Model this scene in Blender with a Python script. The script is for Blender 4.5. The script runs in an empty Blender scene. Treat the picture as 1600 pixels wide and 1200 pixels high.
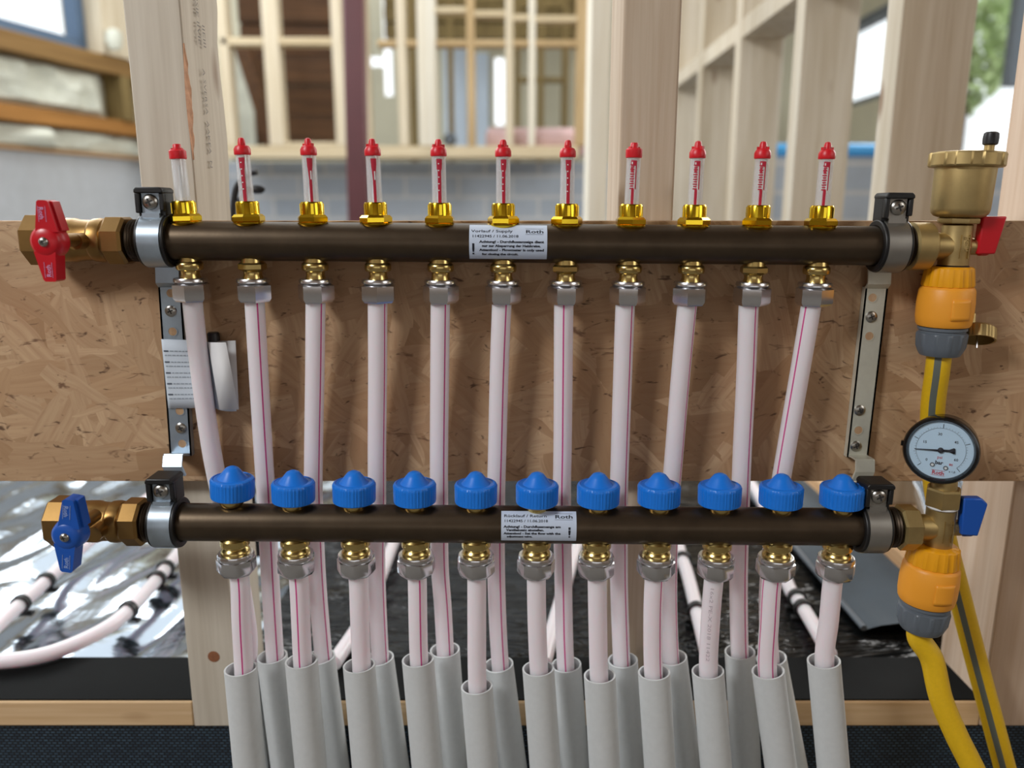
import bpy, math, random
from mathutils import Vector, Matrix, noise as mnoise

random.seed(7)
SC = bpy.context.scene
COL = SC.collection
PI = math.pi

# ------------------------------------------------------------------ camera, world, light, exposure
EH = 0.80                       # eye height above the front floor (m)
FPX = 1230.0                    # focal length in pixels of the 1600 px wide frame
PITCH = math.radians(12.5)
CP, SP = math.cos(PITCH), math.sin(PITCH)
cam_d = bpy.data.cameras.new('camera')
cam = bpy.data.objects.new('camera', cam_d)
COL.objects.link(cam)
cam.location = (0, 0, EH)
cam.rotation_euler = (PI / 2 - PITCH, 0, 0)
cam_d.sensor_width = 36.0
cam_d.lens = FPX / 1600 * 36.0
cam_d.clip_start = 0.01
cam_d.dof.use_dof = True
cam_d.dof.focus_distance = 0.63
cam_d.dof.aperture_fstop = (cam_d.lens / 1000) / 0.0080
SC.camera = cam

world = bpy.data.worlds.new('overcast_sky')
SC.world = world
world.use_nodes = True
bg = world.node_tree.nodes['Background']
bg.inputs[0].default_value = (0.93, 0.97, 1.0, 1)
bg.inputs[1].default_value = 1.7

def area(name, loc, target, sx, sy, watts, col=(1, 1, 1)):
    l = bpy.data.lights.new(name, 'AREA')
    l.shape = 'RECTANGLE'; l.size = sx; l.size_y = sy; l.energy = watts; l.color = col
    o = bpy.data.objects.new(name, l); COL.objects.link(o)
    o.location = loc
    o.rotation_euler = (Vector(target) - Vector(loc)).to_track_quat('-Z', 'Y').to_euler()
    return o

area('window_daylight_left', (-1.66, -0.72, EH + 1.32), (0.05, 0.65, EH - 0.1), 0.50, 0.50, 42, (0.96, 0.98, 1.0))
area('fill_light_right', (1.66, -0.5, EH + 0.65), (0.2, 0.7, EH - 0.1), 0.9, 0.9, 4, (1.0, 0.93, 0.84))  # added weak warm fill lamp, set in an unseen opening
area('window_daylight_rear_right', (1.93, 2.75, EH + 0.95), (-0.3, 0.75, EH + 0.25), 1.3, 1.2, 55, (1.0, 0.98, 0.95))
area('window_daylight_rear_left', (-1.55, 2.2, EH + 1.15), (0.6, 1.6, EH + 0.2), 1.2, 0.9, 24, (0.97, 0.99, 1.0))

SC.view_settings.view_transform = 'Standard'
SC.view_settings.look = 'None'
SC.view_settings.exposure = 0.0
SC.view_settings.gamma = 1.0
SC.view_settings.use_curve_mapping = False
SC.cycles.max_bounces = 8
SC.cycles.transparent_max_bounces = 16
SC.cycles.sample_clamp_indirect = 6

# ------------------------------------------------------------------ helpers: picture ray -> point of the place
def ray(px, py):
    u, v = (px - 800) / FPX, (600 - py) / FPX
    return Vector((u, CP + v * SP, -SP + v * CP))
def at(px, py, Y):
    d = ray(px, py); t = Y / d.y
    return Vector((d.x * t, Y, EH + d.z * t))
def at_z(px, py, z):
    d = ray(px, py); t = (z - EH) / d.z
    return Vector((d.x * t, d.y * t, z))
def at_x(px, py, X):
    d = ray(px, py); t = X / d.x
    return Vector((X, d.y * t, EH + d.z * t))

def lin(r, g, b):
    f = lambda c: (c / 255 / 12.92) if c / 255 <= 0.04045 else ((c / 255 + 0.055) / 1.055) ** 2.4
    return (f(r), f(g), f(b), 1)

# ------------------------------------------------------------------ helpers: objects
def tag(o, label=None, cat=None, group=None, kind=None):
    if label: o['label'] = label
    if cat: o['category'] = cat
    if group: o['group'] = group
    if kind: o['kind'] = kind
    return o
def thing(name, label, cat, M=None, group=None):
    o = bpy.data.objects.new(name, None); COL.objects.link(o)
    o.empty_display_size = 0.02
    if M is not None: o.matrix_world = M
    return tag(o, label, cat, group)
def inst(name, mesh, parent=None, M=None, label=None):
    o = bpy.data.objects.new(name, mesh); COL.objects.link(o)
    if parent is not None: o.parent = parent
    if M is not None: o.matrix_local = M
    if label: o['label'] = label
    return o
T = lambda x, y, z: Matrix.Translation((x, y, z))
RX = lambda a: Matrix.Rotation(a, 4, 'X')
RY = lambda a: Matrix.Rotation(a, 4, 'Y')
RZ = lambda a: Matrix.Rotation(a, 4, 'Z')
AX = RY(PI / 2)                 # lathe axis z -> x
AY = RX(PI / 2)                 # lathe axis z -> -y (towards the camera)

class MB:
    def __init__(s): s.v = []; s.f = []; s.m = []
    def add(s, vs, fs, mat=0, M=None):
        b = len(s.v)
        for p in vs:
            p = Vector(p)
            s.v.append(M @ p if M is not None else p)
        for f in fs:
            s.f.append([i + b for i in f]); s.m.append(mat)
        return s
    def box(s, x0, x1, y0, y1, z0, z1, mat=0, M=None):
        vs = [(x, y, z) for x in (x0, x1) for y in (y0, y1) for z in (z0, z1)]
        fs = [(0, 1, 3, 2), (4, 6, 7, 5), (0, 4, 5, 1), (2, 3, 7, 6), (0, 2, 6, 4), (1, 5, 7, 3)]
        return s.add(vs, fs, mat, M)
    def prism(s, poly, d0, d1, mat=0, M=None, scale1=None):
        """poly in (x,z), extruded along y from d0 to d1"""
        n = len(poly); vs = [(x, d0, z) for x, z in poly]
        if scale1:
            cx = sum(p[0] for p in poly) / n; cz = sum(p[1] for p in poly) / n
            vs += [(cx + (x - cx) * scale1, d1, cz + (z - cz) * scale1) for x, z in poly]
        else:
            vs += [(x, d1, z) for x, z in poly]
        fs = [list(range(n)), list(range(2 * n - 1, n - 1, -1))]
        fs += [(i, i + n, (i + 1) % n + n, (i + 1) % n) for i in range(n)]
        return s.add(vs, fs, mat, M)
    def lathe(s, prof, n=32, mat=0, M=None, rf=None, phase=0.0, caps=True):
        """prof: list of (r,z); rf(i_angle, r, z) -> r"""
        vs, fs = [], []
        for r, z in prof:
            for k in range(n):
                a = 2 * PI * k / n + phase
                rr = rf(a, r, z) if rf else r
                vs.append((rr * math.cos(a), rr * math.sin(a), z))
        for j in range(len(prof) - 1):
            for k in range(n):
                k2 = (k + 1) % n
                fs.append((j * n + k, j * n + k2, (j + 1) * n + k2, (j + 1) * n + k))
        if caps:
            fs.append(list(range(n - 1, -1, -1)))
            fs.append([(len(prof) - 1) * n + k for k in range(n)])
        return s.add(vs, fs, mat, M)
    def ring(s, ro, ri, z0, z1, n=40, mat=0, M=None):
        return s.lathe([(ro, z0), (ro, z1), (ri, z1), (ri, z0), (ro, z0)], n, mat, M, caps=False)
    def patch(s, f, nu, nv, mat=0, M=None):
        vs = [f(i / nu, j / nv) for j in range(nv + 1) for i in range(nu + 1)]
        fs = [(j * (nu + 1) + i, j * (nu + 1) + i + 1, (j + 1) * (nu + 1) + i + 1, (j + 1) * (nu + 1) + i)
              for j in range(nv) for i in range(nu)]
        return s.add(vs, fs, mat, M)
    def mesh(s, name, mats, angle=38):
        me = bpy.data.meshes.new(name)
        me.from_pydata([tuple(v) for v in s.v], [], s.f)
        for m in (mats if isinstance(mats, (list, tuple)) else [mats]): me.materials.append(m)
        me.polygons.foreach_set('material_index', s.m)
        me.polygons.foreach_set('use_smooth', [True] * len(s.f))
        me.validate(); me.update()
        import bmesh
        bm = bmesh.new(); bm.from_mesh(me)
        bmesh.ops.recalc_face_normals(bm, faces=bm.faces)
        bm.to_mesh(me); bm.free()
        me.set_sharp_from_angle(angle=math.radians(angle))
        return me
    def build(s, name, mats, parent=None, M=None, label=None, bevel=0, angle=38):
        o = inst(name, s.mesh(name, mats, angle), parent, M, label)
        if bevel:
            b = o.modifiers.new('bevel', 'BEVEL'); b.width = bevel; b.segments = 2
            b.limit_method = 'ANGLE'; b.angle_limit = math.radians(40)
            b.harden_normals = False
        return o

def catmull(pts, n=10):
    P = [Vector(p) for p in pts]
    P = [P[0] * 2 - P[1]] + P + [P[-1] * 2 - P[-2]]
    out = []
    for i in range(1, len(P) - 2):
        for k in range(n):
            t = k / n
            a, b, c, d = P[i - 1], P[i], P[i + 1], P[i + 2]
            out.append(0.5 * ((2 * b) + (c - a) * t + (2 * a - 5 * b + 4 * c - d) * t * t + (3 * b - a - 3 * c + d) * t ** 3))
    out.append(P[-2])
    return out

def tube(mb, path, r, n=24, stripes=(), sw=0.00062, ri=None, front=Vector((0, -1, 0)), caps=True):
    """tube along path; stripes = angles from the front (towards +x), material 1"""
    angs = [(2 * PI * k / n, 0) for k in range(n)]
    w = sw / r
    for sa in stripes:
        angs = [(a, m) for a, m in angs if abs((a - sa + PI) % (2 * PI) - PI) > w * 1.3]
        angs += [((sa - w) % (2 * PI), 1), ((sa + w) % (2 * PI), 0)]
    angs.sort()
    N = len(angs)
    vs, fs, ms = [], [], []
    for i, p in enumerate(path):
        d = (path[min(i + 1, len(path) - 1)] - path[max(i - 1, 0)]).normalized()
        f = front - d * front.dot(d)
        if f.length < 0.2:
            f = Vector((0, 0, 1)) - d * d.z
        f.normalize()
        rt = d.cross(f) if d.cross(f).x > 0 else f.cross(d)
        for a, m in angs:
            vs.append(p + f * (math.cos(a) * r) + rt * (math.sin(a) * r))
    for i in range(len(path) - 1):
        for k in range(N):
            k2 = (k + 1) % N
            fs.append((i * N + k, i * N + k2, (i + 1) * N + k2, (i + 1) * N + k)); ms.append(angs[k][1])
    if ri:
        b = len(vs); q = ri / r
        for i, p in enumerate(path):
            for k in range(N): vs.append(p + (vs[i * N + k] - p) * q)
        for i in range(len(path) - 1):
            for k in range(N):
                k2 = (k + 1) % N
                fs.append((b + i * N + k2, b + i * N + k, b + (i + 1) * N + k, b + (i + 1) * N + k2)); ms.append(0)
        for k in range(N):
            k2 = (k + 1) % N
            fs.append((k, b + k, b + k2, k2)); ms.append(0)
            e = (len(path) - 1) * N
            fs.append((e + k2, b + e + k2, b + e + k, e + k)); ms.append(0)
    elif caps:
        fs.append(list(range(N - 1, -1, -1))); ms.append(0)
        fs.append([(len(path) - 1) * N + k for k in range(N)]); ms.append(0)
    b = len(mb.v)
    mb.v += vs; mb.f += [[i + b for i in f] for f in fs]; mb.m += ms
    return mb

def to_floor(pts, z=0.0):
    a, b = pts[-2], pts[-1]
    d = (b - a).normalized()
    t = (b.z - z) / -d.z
    return pts + [b + d * t * 0.5, b + d * t]

_tc = {}
def text_geo(s, size, offset=0.0):
    key = (s, size, offset)
    if key not in _tc:
        cu = bpy.data.curves.new('lettering', 'FONT')
        cu.body = s; cu.size = size; cu.offset = offset; cu.resolution_u = 2
        o = bpy.data.objects.new('lettering', cu); COL.objects.link(o)
        bpy.context.view_layer.update()
        me = bpy.data.meshes.new_from_object(o.evaluated_get(bpy.context.evaluated_depsgraph_get()))
        _tc[key] = ([tuple(v.co) for v in me.vertices], [list(p.vertices) for p in me.polygons])
        bpy.data.objects.remove(o); bpy.data.curves.remove(cu); bpy.data.meshes.remove(me)
    return _tc[key]
def text_width(s, size, offset=0.0):
    v, _ = text_geo(s, size, offset)
    return max(p[0] for p in v) if v else 0
ORD = ['first', 'second', 'third', 'fourth', 'fifth', 'sixth', 'seventh', 'eighth', 'ninth', 'tenth', 'eleventh']

# ------------------------------------------------------------------ materials
class NT:
    def __init__(s, name):
        s.m = bpy.data.materials.new(name); s.m.use_nodes = True
        s.t = s.m.node_tree; s.n = s.t.nodes; s.b = s.n['Principled BSDF']
    def node(s, typ, ins=None, **props):
        nd = s.n.new(typ)
        for k, v in props.items(): setattr(nd, k, v)
        for k, v in (ins or {}).items(): s.link(v, nd.inputs[k])
        return nd
    def link(s, v, sock):
        if isinstance(v, bpy.types.NodeSocket): s.t.links.new(v, sock)
        elif isinstance(v, bpy.types.Node): s.t.links.new(v.outputs[0], sock)
        else: sock.default_value = v
    def p(s, key, v): s.link(v, s.b.inputs[key])
    def obj(s): return s.node('ShaderNodeTexCoord').outputs['Object']
    def map(s, vec, scale=(1, 1, 1), rot=(0, 0, 0), loc=(0, 0, 0)):
        return s.node('ShaderNodeMapping', {'Vector': vec, 'Scale': scale, 'Rotation': rot, 'Location': loc}).outputs[0]
    def noise(s, vec, scale, detail=3, rough=0.5, dist=0.0):
        return s.node('ShaderNodeTexNoise', {'Vector': vec, 'Scale': scale, 'Detail': detail, 'Roughness': rough, 'Distortion': dist}).outputs[0]
    def ramp(s, fac, stops):
        r = s.node('ShaderNodeValToRGB', {'Fac': fac})
        e = r.color_ramp.elements
        while len(e) < len(stops): e.new(0.5)
        for i, (p, c) in enumerate(stops): e[i].position = p; e[i].color = c
        return r.outputs[0]
    def math(s, op, a, b=0.0): return s.node('ShaderNodeMath', {0: a, 1: b}, operation=op).outputs[0]
    def mix(s, fac, a, b, blend='MIX'):
        nd = s.node('ShaderNodeMix', data_type='RGBA', blend_type=blend)
        s.link(fac, nd.inputs[0]); s.link(a, nd.inputs[6]); s.link(b, nd.inputs[7])
        return nd.outputs[2]
    def bump(s, h, strength=0.3, dist=0.001):
        s.p('Normal', s.node('ShaderNodeBump', {'Height': h, 'Strength': strength, 'Distance': dist}).outputs[0])

def plain(name, rgb, rough=0.5, metal=0.0, var=0.0, vscale=60, bump=0.0, bscale=300, **kw):
    k = NT(name); c = lin(*rgb)
    k.p('Roughness', rough); k.p('Metallic', metal)
    for kk, v in kw.items(): k.p(kk.replace('_', ' '), v)
    if var:
        o = k.obj()
        d = (c[0] * (1 - var), c[1] * (1 - var), c[2] * (1 - var), 1)
        k.p('Base Color', k.ramp(k.noise(o, vscale, 4, 0.6), [(0.3, d), (0.7, c)]))
    else: k.p('Base Color', c)
    if bump: k.bump(k.noise(k.obj(), bscale, 3), bump, 0.0005)
    return k.m

def wood(name, c1, c2, axis='z', knot=True, rough=0.65, spec=0.25):
    k = NT(name); o = k.obj()
    rnd = k.node('ShaderNodeObjectInfo').outputs['Random']
    off = k.node('ShaderNodeCombineXYZ', {0: k.math('MULTIPLY', rnd, 7.3), 1: k.math('MULTIPLY', rnd, 3.1), 2: k.math('MULTIPLY', rnd, 5.7)}).outputs[0]
    o = k.node('ShaderNodeVectorMath', {0: o, 1: off}, operation='ADD').outputs[0]
    st = {'x': (1.2, 30, 30), 'y': (30, 1.2, 30), 'z': (30, 30, 1.2)}[axis]
    warp = k.noise(k.map(o, tuple(q * 0.12 for q in st)), 4, 2)
    v = k.node('ShaderNodeVectorMath', {0: k.map(o, st), 1: k.node('ShaderNodeCombineXYZ', {0: warp, 1: warp, 2: warp}).outputs[0]}, operation='ADD').outputs[0]
    g = k.noise(v, 1.6, 5, 0.55, 0.6)
    fine = k.noise(k.map(o, tuple(q * 8 for q in st)), 1.0, 2)
    f = k.math('ADD', k.math('MULTIPLY', g, 0.75), k.math('MULTIPLY', fine, 0.25))
    col = k.ramp(f, [(0.36, lin(*c2)), (0.62, lin(*c1))])
    if knot:
        ks = {'x': (5, 13, 13), 'y': (13, 5, 13), 'z': (13, 13, 5)}[axis]
        vo = k.node('ShaderNodeTexVoronoi', {'Vector': k.map(o, ks), 'Scale': 1.0, 'Randomness': 1.0}).outputs[0]
        kf = k.ramp(vo, [(0.08, (1, 1, 1, 1)), (0.16, (0, 0, 0, 1))])
        col = k.mix(k.math('MULTIPLY', kf, 0.7), col, lin(c2[0] * 0.62, c2[1] * 0.45, c2[2] * 0.32))
    k.p('Base Color', col); k.p('Roughness', rough); k.p('Specular IOR Level', spec)
    k.bump(f, 0.12, 0.002)
    return k.m

def osb_mat():
    k = NT('osb_board'); o = k.obj()
    best = None
    for i, (ang, sx, sz, dx) in enumerate([(0.25, 9, 46, 0.1), (1.0, 10, 40, 3.3), (-0.7, 8, 42, 7.9), (1.75, 11, 50, 12.7), (0.05, 7, 36, 21.2)]):
        wv = k.noise(k.map(o, (6, 6, 6), loc=(dx, 0, dx)), 2, 2)
        base = k.node('ShaderNodeVectorMath', {0: o, 1: k.node('ShaderNodeCombineXYZ', {0: k.math('MULTIPLY', wv, 0.03), 2: k.math('MULTIPLY', wv, 0.02)}).outputs[0]}, operation='ADD').outputs[0]
        rotd = k.map(base, (1, 0, 1), (0, ang, 0), (dx, 0, dx * 0.7))
        vv = k.map(rotd, (sx, 1, sz))
        vo = k.node('ShaderNodeTexVoronoi', {'Vector': vv, 'Scale': 1.0}, distance='CHEBYCHEV')
        rr = k.node('ShaderNodeSeparateColor', {0: vo.outputs['Color']})
        grain = k.noise(k.map(rotd, (18, 1, 260)), 1.0, 3, 0.6)
        if best is None: best = (rr.outputs[0], rr.outputs[1], grain)
        else:
            gt = k.math('GREATER_THAN', rr.outputs[0], best[0])
            def sel(a, b):
                nd = k.node('ShaderNodeMix', data_type='FLOAT'); k.link(gt, nd.inputs[0]); k.link(a, nd.inputs[2]); k.link(b, nd.inputs[3]); return nd.outputs[0]
            best = (k.math('MAXIMUM', rr.outputs[0], best[0]), sel(best[1], rr.outputs[1]), sel(best[2], grain))
    h, tone, grain = best
    col = k.ramp(tone, [(0.0, lin(168, 135, 101)), (0.35, lin(188, 157, 123)), (0.7, lin(200, 169, 134)), (1.0, lin(177, 142, 106))])
    col = k.mix(k.ramp(grain, [(0.3, (0.55, 0.55, 0.55, 1)), (0.6, (0, 0, 0, 1))]), col, lin(160, 122, 90))
    big = k.noise(k.map(o, (5, 5, 5)), 1.2, 3, 0.6)
    col = k.mix(k.ramp(big, [(0.5, (0, 0, 0, 1)), (0.8, (0.4, 0.4, 0.4, 1))]), col, lin(150, 98, 62))
    fl = k.noise(k.map(o, (34, 1, 84), (0, 0.4, 0)), 1.0, 3, 0.75, 0.8)
    col = k.mix(k.ramp(fl, [(0.63, (0, 0, 0, 1)), (0.72, (0.75, 0.75, 0.75, 1))]), col, lin(86, 52, 34))
    fl2 = k.noise(k.map(o, (60, 1, 150), (0, -0.7, 0), (3, 0, 1)), 1.0, 2, 0.7, 0.8)
    col = k.mix(k.ramp(fl2, [(0.64, (0, 0, 0, 1)), (0.73, (0.8, 0.8, 0.8, 1))]), col, lin(70, 42, 30))
    k.p('Base Color', col); k.p('Roughness', 0.62); k.p('Specular IOR Level', 0.3)
    k.bump(k.math('ADD', h, k.math('MULTIPLY', grain, 0.3)), 0.25, 0.0012)
    return k.m

def brick_mat(name, c1, c2, mortar, rot, bw=0.22, bh=0.085):
    k = NT(name); o = k.obj()
    b = k.node('ShaderNodeTexBrick', {'Vector': k.map(o, (1, 1, 1), rot), 'Color1': lin(*c1), 'Color2': lin(*c2), 'Mortar': lin(*mortar),
               'Scale': 1.0, 'Mortar Size': 0.006, 'Brick Width': bw, 'Row Height': bh})
    n = k.noise(o, 25, 4, 0.6)
    k.p('Base Color', k.mix(k.math('MULTIPLY', n, 0.35), b.outputs[0], lin(120, 118, 114))); k.p('Roughness', 0.9)
    return k.m

def wrinkle_mat(name, rgb, rough, metal, strength, s1=(7, 12, 1), rotz=0.6, spec=0.5):
    k = NT(name); o = k.obj()
    n1 = k.noise(k.map(o, s1, (0, 0, rotz)), 1.3, 4, 0.55, 1.2)
    n2 = k.noise(k.map(o, (2, 11, 1), (0, 0, rotz + 0.25)), 1.4, 3, 0.5, 0.8)
    r1 = k.math('ABSOLUTE', k.math('SUBTRACT', n1, 0.5)); r2 = k.math('ABSOLUTE', k.math('SUBTRACT', n2, 0.5))
    k.bump(k.math('ADD', r1, r2), strength, 0.05)
    k.p('Base Color', lin(*rgb)); k.p('Roughness', rough); k.p('Metallic', metal); k.p('Specular IOR Level', spec)
    return k.m

def glass_mat(name, tint=(0.97, 0.98, 0.98), body=0.06, gl=0.08):
    k = NT(name)
    k.n.remove(k.b)
    tr = k.node('ShaderNodeBsdfTransparent', {0: (*tint, 1)})
    gls = k.node('ShaderNodeBsdfGlossy', {0: (1, 1, 1, 1), 'Roughness': 0.06})
    df = k.node('ShaderNodeBsdfDiffuse', {0: (0.9, 0.9, 0.92, 1)})
    fr = k.node('ShaderNodeLayerWeight', {0: 0.35}).outputs['Facing']
    m1 = k.node('ShaderNodeMixShader', {0: body, 1: tr.outputs[0], 2: df.outputs[0]})
    m2 = k.node('ShaderNodeMixShader', {0: k.math('ADD', gl, k.math('MULTIPLY', k.math('POWER', fr, 3.0), 0.5)), 1: m1.outputs[0], 2: gls.outputs[0]})
    k.t.links.new(m2.outputs[0], k.n['Material Output'].inputs[0])
    return k.m

M = {}
M['bar'] = plain('bronze_bar', (90, 77, 62), 0.38, 0.85, 0.25, 40, 0.05, 500)
M['thread'] = plain('dark_thread', (78, 66, 54), 0.4, 0.85)
M['gold'] = plain('polished_brass', (226, 190, 48), 0.18, 1.0)
M['brass'] = plain('bright_brass', (212, 188, 122), 0.24, 1.0)
M['brassmat'] = plain('sandblasted_brass', (188, 164, 112), 0.46, 0.9, 0.18, 50, 0.08, 900)
M['valvebrass'] = plain('cast_valve_brass', (158, 124, 74), 0.40, 0.95, 0.18, 50, 0.06, 900)
M['nickel'] = plain('nickel_plate', (220, 220, 222), 0.25, 1.0)
M['galv'] = plain('zinc_plate', (176, 190, 202), 0.34, 0.7, 0.12, 90)
M['galvw'] = plain('yellow_zinc_plate', (206, 205, 190), 0.36, 0.35, 0.1, 90)
M['steel'] = plain('screw_steel', (172, 170, 164), 0.28, 1.0)
M['dark'] = plain('dark_recess', (38, 36, 34), 0.7)
M['rubber'] = plain('black_rubber', (20, 20, 21), 0.45)
M['blue'] = plain('blue_plastic', (24, 120, 222), 0.33)
M['navy'] = plain('dark_blue_plastic', (24, 84, 176), 0.35)
M['red'] = plain('red_plastic', (190, 14, 30), 0.33)
M['capred'] = plain('red_cap_plastic', (206, 16, 32), 0.4)
M['print'] = plain('scale_red', (178, 22, 50), 0.6)
M['tubeclear'] = glass_mat('clear_tube_plastic', body=0.27, gl=0.07)
M['lens'] = glass_mat('gauge_lens', body=0.0, gl=0.03)
M['pane'] = glass_mat('window_glass', body=0.0, gl=0.03)
M['pex'] = plain('white_pipe_plastic', (232, 224, 228), 0.34, 0, Subsurface_Weight=0.75, Subsurface_Radius=(0.016, 0.011, 0.012), Subsurface_Scale=1.0)
M['stripe'] = plain('pink_stripe', (206, 70, 138), 0.45)
M['ink'] = plain('pipe_print_ink', (182, 174, 180), 0.6)
M['sleeve'] = plain('grey_sleeve_foam', (206, 209, 209), 0.75, 0, 0.05, 200, 0.15, 900)
M['label'] = plain('label_paper', (196, 208, 226), 0.45)
M['textink'] = plain('label_ink', (22, 26, 40), 0.6)
M['white'] = plain('white_paper', (222, 222, 222), 0.7)
M['leaf'] = plain('leaflet_paper', (204, 214, 224), 0.7)
M['greyink'] = plain('leaflet_ink', (150, 160, 170), 0.7)
M['pale'] = plain('handle_print', (206, 150, 190), 0.6)
M['palebl'] = plain('handle_print_blue', (150, 172, 218), 0.6)
M['yellow'] = plain('yellow_plastic', (238, 164, 16), 0.42)
M['orange'] = plain('orange_yellow_plastic', (240, 160, 44), 0.45)
M['greyp'] = plain('grey_plastic', (94, 102, 110), 0.42)
M['hose'] = plain('yellow_hose', (226, 182, 22), 0.42, 0, 0.08, 400)
M['hosegrey'] = plain('hose_grey_stripe', (98, 104, 96), 0.5)
M['dial'] = plain('gauge_dial', (196, 220, 240), 0.5)
M['black'] = plain('gloss_black', (14, 14, 15), 0.18)
M['dialred'] = plain('gauge_red_ink', (190, 40, 60), 0.6)
M['osb'] = osb_mat()
M['stud_grey'] = wood('weathered_spruce', (206, 197, 181), (188, 177, 160))
M['stud'] = wood('planed_spruce', (202, 186, 166), (178, 156, 132))
M['stud_pink'] = wood('pale_pink_spruce', (212, 190, 168), (194, 166, 140))
M['stud_far'] = wood('far_spruce', (214, 205, 188), (190, 176, 152))
M['stud_x'] = wood('plate_spruce', (222, 192, 152), (200, 164, 120), 'x')
M['stud_y'] = wood('plate_spruce_depth', (210, 176, 136), (184, 142, 100), 'y')
M['cream'] = wood('cream_timber', (222, 210, 186), (204, 188, 158), knot=False)
M['creamx'] = wood('cream_timber_rail', (216, 200, 168), (196, 176, 140), 'x', knot=False)
M['creamw'] = wood('white_timber', (236, 230, 214), (222, 212, 190), knot=False)
M['tan'] = wood('tan_timber', (198, 172, 130), (172, 144, 102), knot=False)
M['tanx'] = wood('tan_timber_rail', (198, 172, 130), (172, 144, 102), 'x', knot=False)
M['olive'] = wood('olive_timber', (140, 120, 76), (110, 92, 56), knot=False)  # olive brown timber, darker than the tan
M['brownx'] = wood('brown_batten', (178, 126, 66), (148, 102, 50), 'y', knot=False)
M['sill'] = wood('brown_sill', (156, 122, 74), (126, 96, 56), 'y', knot=False)
M['brown'] = wood('dark_sarking', (96, 66, 40), (66, 44, 26), 'x', knot=False)
M['rough'] = wood('roof_board', (122, 98, 72), (92, 70, 48), 'x', knot=False)
M['foam'] = plain('spray_foam', (226, 228, 212), 0.8, 0, 0.3, 7, 0.6, 18)
M['block'] = brick_mat('grey_block', (176, 184, 194), (160, 170, 182), (200, 200, 198), (PI / 2, 0, 0))
M['blocky'] = brick_mat('grey_block_side', (176, 186, 198), (162, 174, 188), (196, 200, 204), (PI / 2, 0, PI / 2))
M['render'] = plain('pale_board', (212, 206, 180), 0.8, 0, 0.14, 3)
M['bluepane'] = plain('blue_breather_sheet', (214, 228, 242), 0.6, 0, 0.1, 4)
M['frame'] = plain('grey_blue_window_frame', (84, 108, 136), 0.45)
M['dframe'] = plain('grey_window_frame', (104, 112, 120), 0.45)
M['maroon'] = plain('red_oxide_paint', (92, 42, 46), 0.45, 0, 0.2, 8)
M['foil'] = wrinkle_mat('aluminium_foil', (176, 186, 196), 0.15, 1.0, 0.05, (6, 3, 1), 0.2)
M['poly'] = wrinkle_mat('black_polythene', (12, 14, 15), 0.18, 0.0, 0.5, (6, 16, 1), 0.1, 0.3)
M['dpm'] = plain('black_membrane', (12, 14, 14), 0.8, 0, 0.3, 30, Specular_IOR_Level=0.15)
M['slate'] = plain('slate_membrane', (70, 82, 92), 0.5, 0, 0.25, 10)
M['concrete'] = plain('concrete', (120, 116, 110), 0.9, 0, 0.25, 6)
M['plaster'] = plain('plasterboard', (150, 128, 108), 0.9, 0, 0.1, 3)
M['leafgreen'] = plain('foliage', (206, 228, 164), 0.7, 0, 0.4, 12)
M['cable'] = plain('cable_black', (18, 18, 22), 0.4)
M['lblue'] = plain('light_blue_pipe', (70, 160, 220), 0.45)
M['pinkroll'] = plain('pink_insulation', (228, 196, 196), 0.9, 0, 0.2, 15)

def membrane_weave():
    k = NT('woven_membrane'); o = k.obj()
    vo = k.node('ShaderNodeTexBrick', {'Vector': k.map(o, (1, 1, 1), (PI / 2, 0, 0)), 'Color1': lin(72, 98, 118), 'Color2': lin(46, 66, 84), 'Mortar': lin(8, 10, 14),
               'Scale': 1.0, 'Mortar Size': 0.0009, 'Brick Width': 0.0055, 'Row Height': 0.0030})
    k.p('Base Color', vo.outputs[0]); k.p('Roughness', 0.5); k.bump(vo.outputs[1], -0.8, 0.002)
    return k.m
M['weave'] = membrane_weave()

# ------------------------------------------------------------------ the place: shells
ZF = 0.337                       # rear floor build-up (top of foil)
SY0, SY1 = 0.675, 0.755         # studs of the near frame
def struct(name, mb, m, **kw):
    return tag(mb.build(name, m, **kw), kind='structure')

struct('floor', MB().box(-2.2, 2.2, -2.1, SY0, -0.06, 0.0), M['concrete'])
struct('floor_rear', MB().box(-2.6, 2.3, SY1 + 0.001, 5.6, -0.06, ZF - 0.026), M['concrete'])
# room behind the camera: walls, boarded ceiling, unseen openings added for daylight and reflections
wb = MB()
wb.box(-2.2, -1.50, -2.1, -2.0, 0, 2.5); wb.box(1.2, 2.2, -2.1, -2.0, 0, 2.5)
wb.box(-1.50, 1.2, -2.1, -2.0, 0, 0.62); wb.box(-1.50, 1.2, -2.1, -2.0, 0.92, 2.5)  # wide slot added so front-facing metal reflects a bright band
struct('wall_front', wb, M['plaster'])
wr = MB()
wr.box(1.7, 1.8, -2.0, -0.95, 0, 2.5); wr.box(1.7, 1.8, -0.05, 0.66, 0, 2.5)
wr.box(1.7, 1.8, -0.95, -0.05, 0, EH + 0.2); wr.box(1.7, 1.8, -0.95, -0.05, EH + 1.1, 2.5)  # opening for the added fill lamp
struct('wall_right_near', wr, M['plaster'])
wl = MB()
wl.box(-1.8, -1.7, -2.0, -1.05, 0, 2.5); wl.box(-1.8, -1.7, -0.39, 0.66, 0, 2.5)
wl.box(-1.8, -1.7, -1.05, -0.39, 0, EH + 0.98); wl.box(-1.8, -1.7, -1.05, -0.39, EH + 1.64, 2.5)
struct('wall_left_near', wl, M['plaster'])
struct('ceiling', MB().box(-2.2, 2.2, -2.1, 0.72, 2.5, 2.55), M['rough'])
struct('shade_roof_rear', MB().box(0.42, 2.3, 0.7205, 5.4, 2.5, 2.55), M['rough'])  # added partial roof, unseen; keeps sky light off the right studs' fronts

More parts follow.
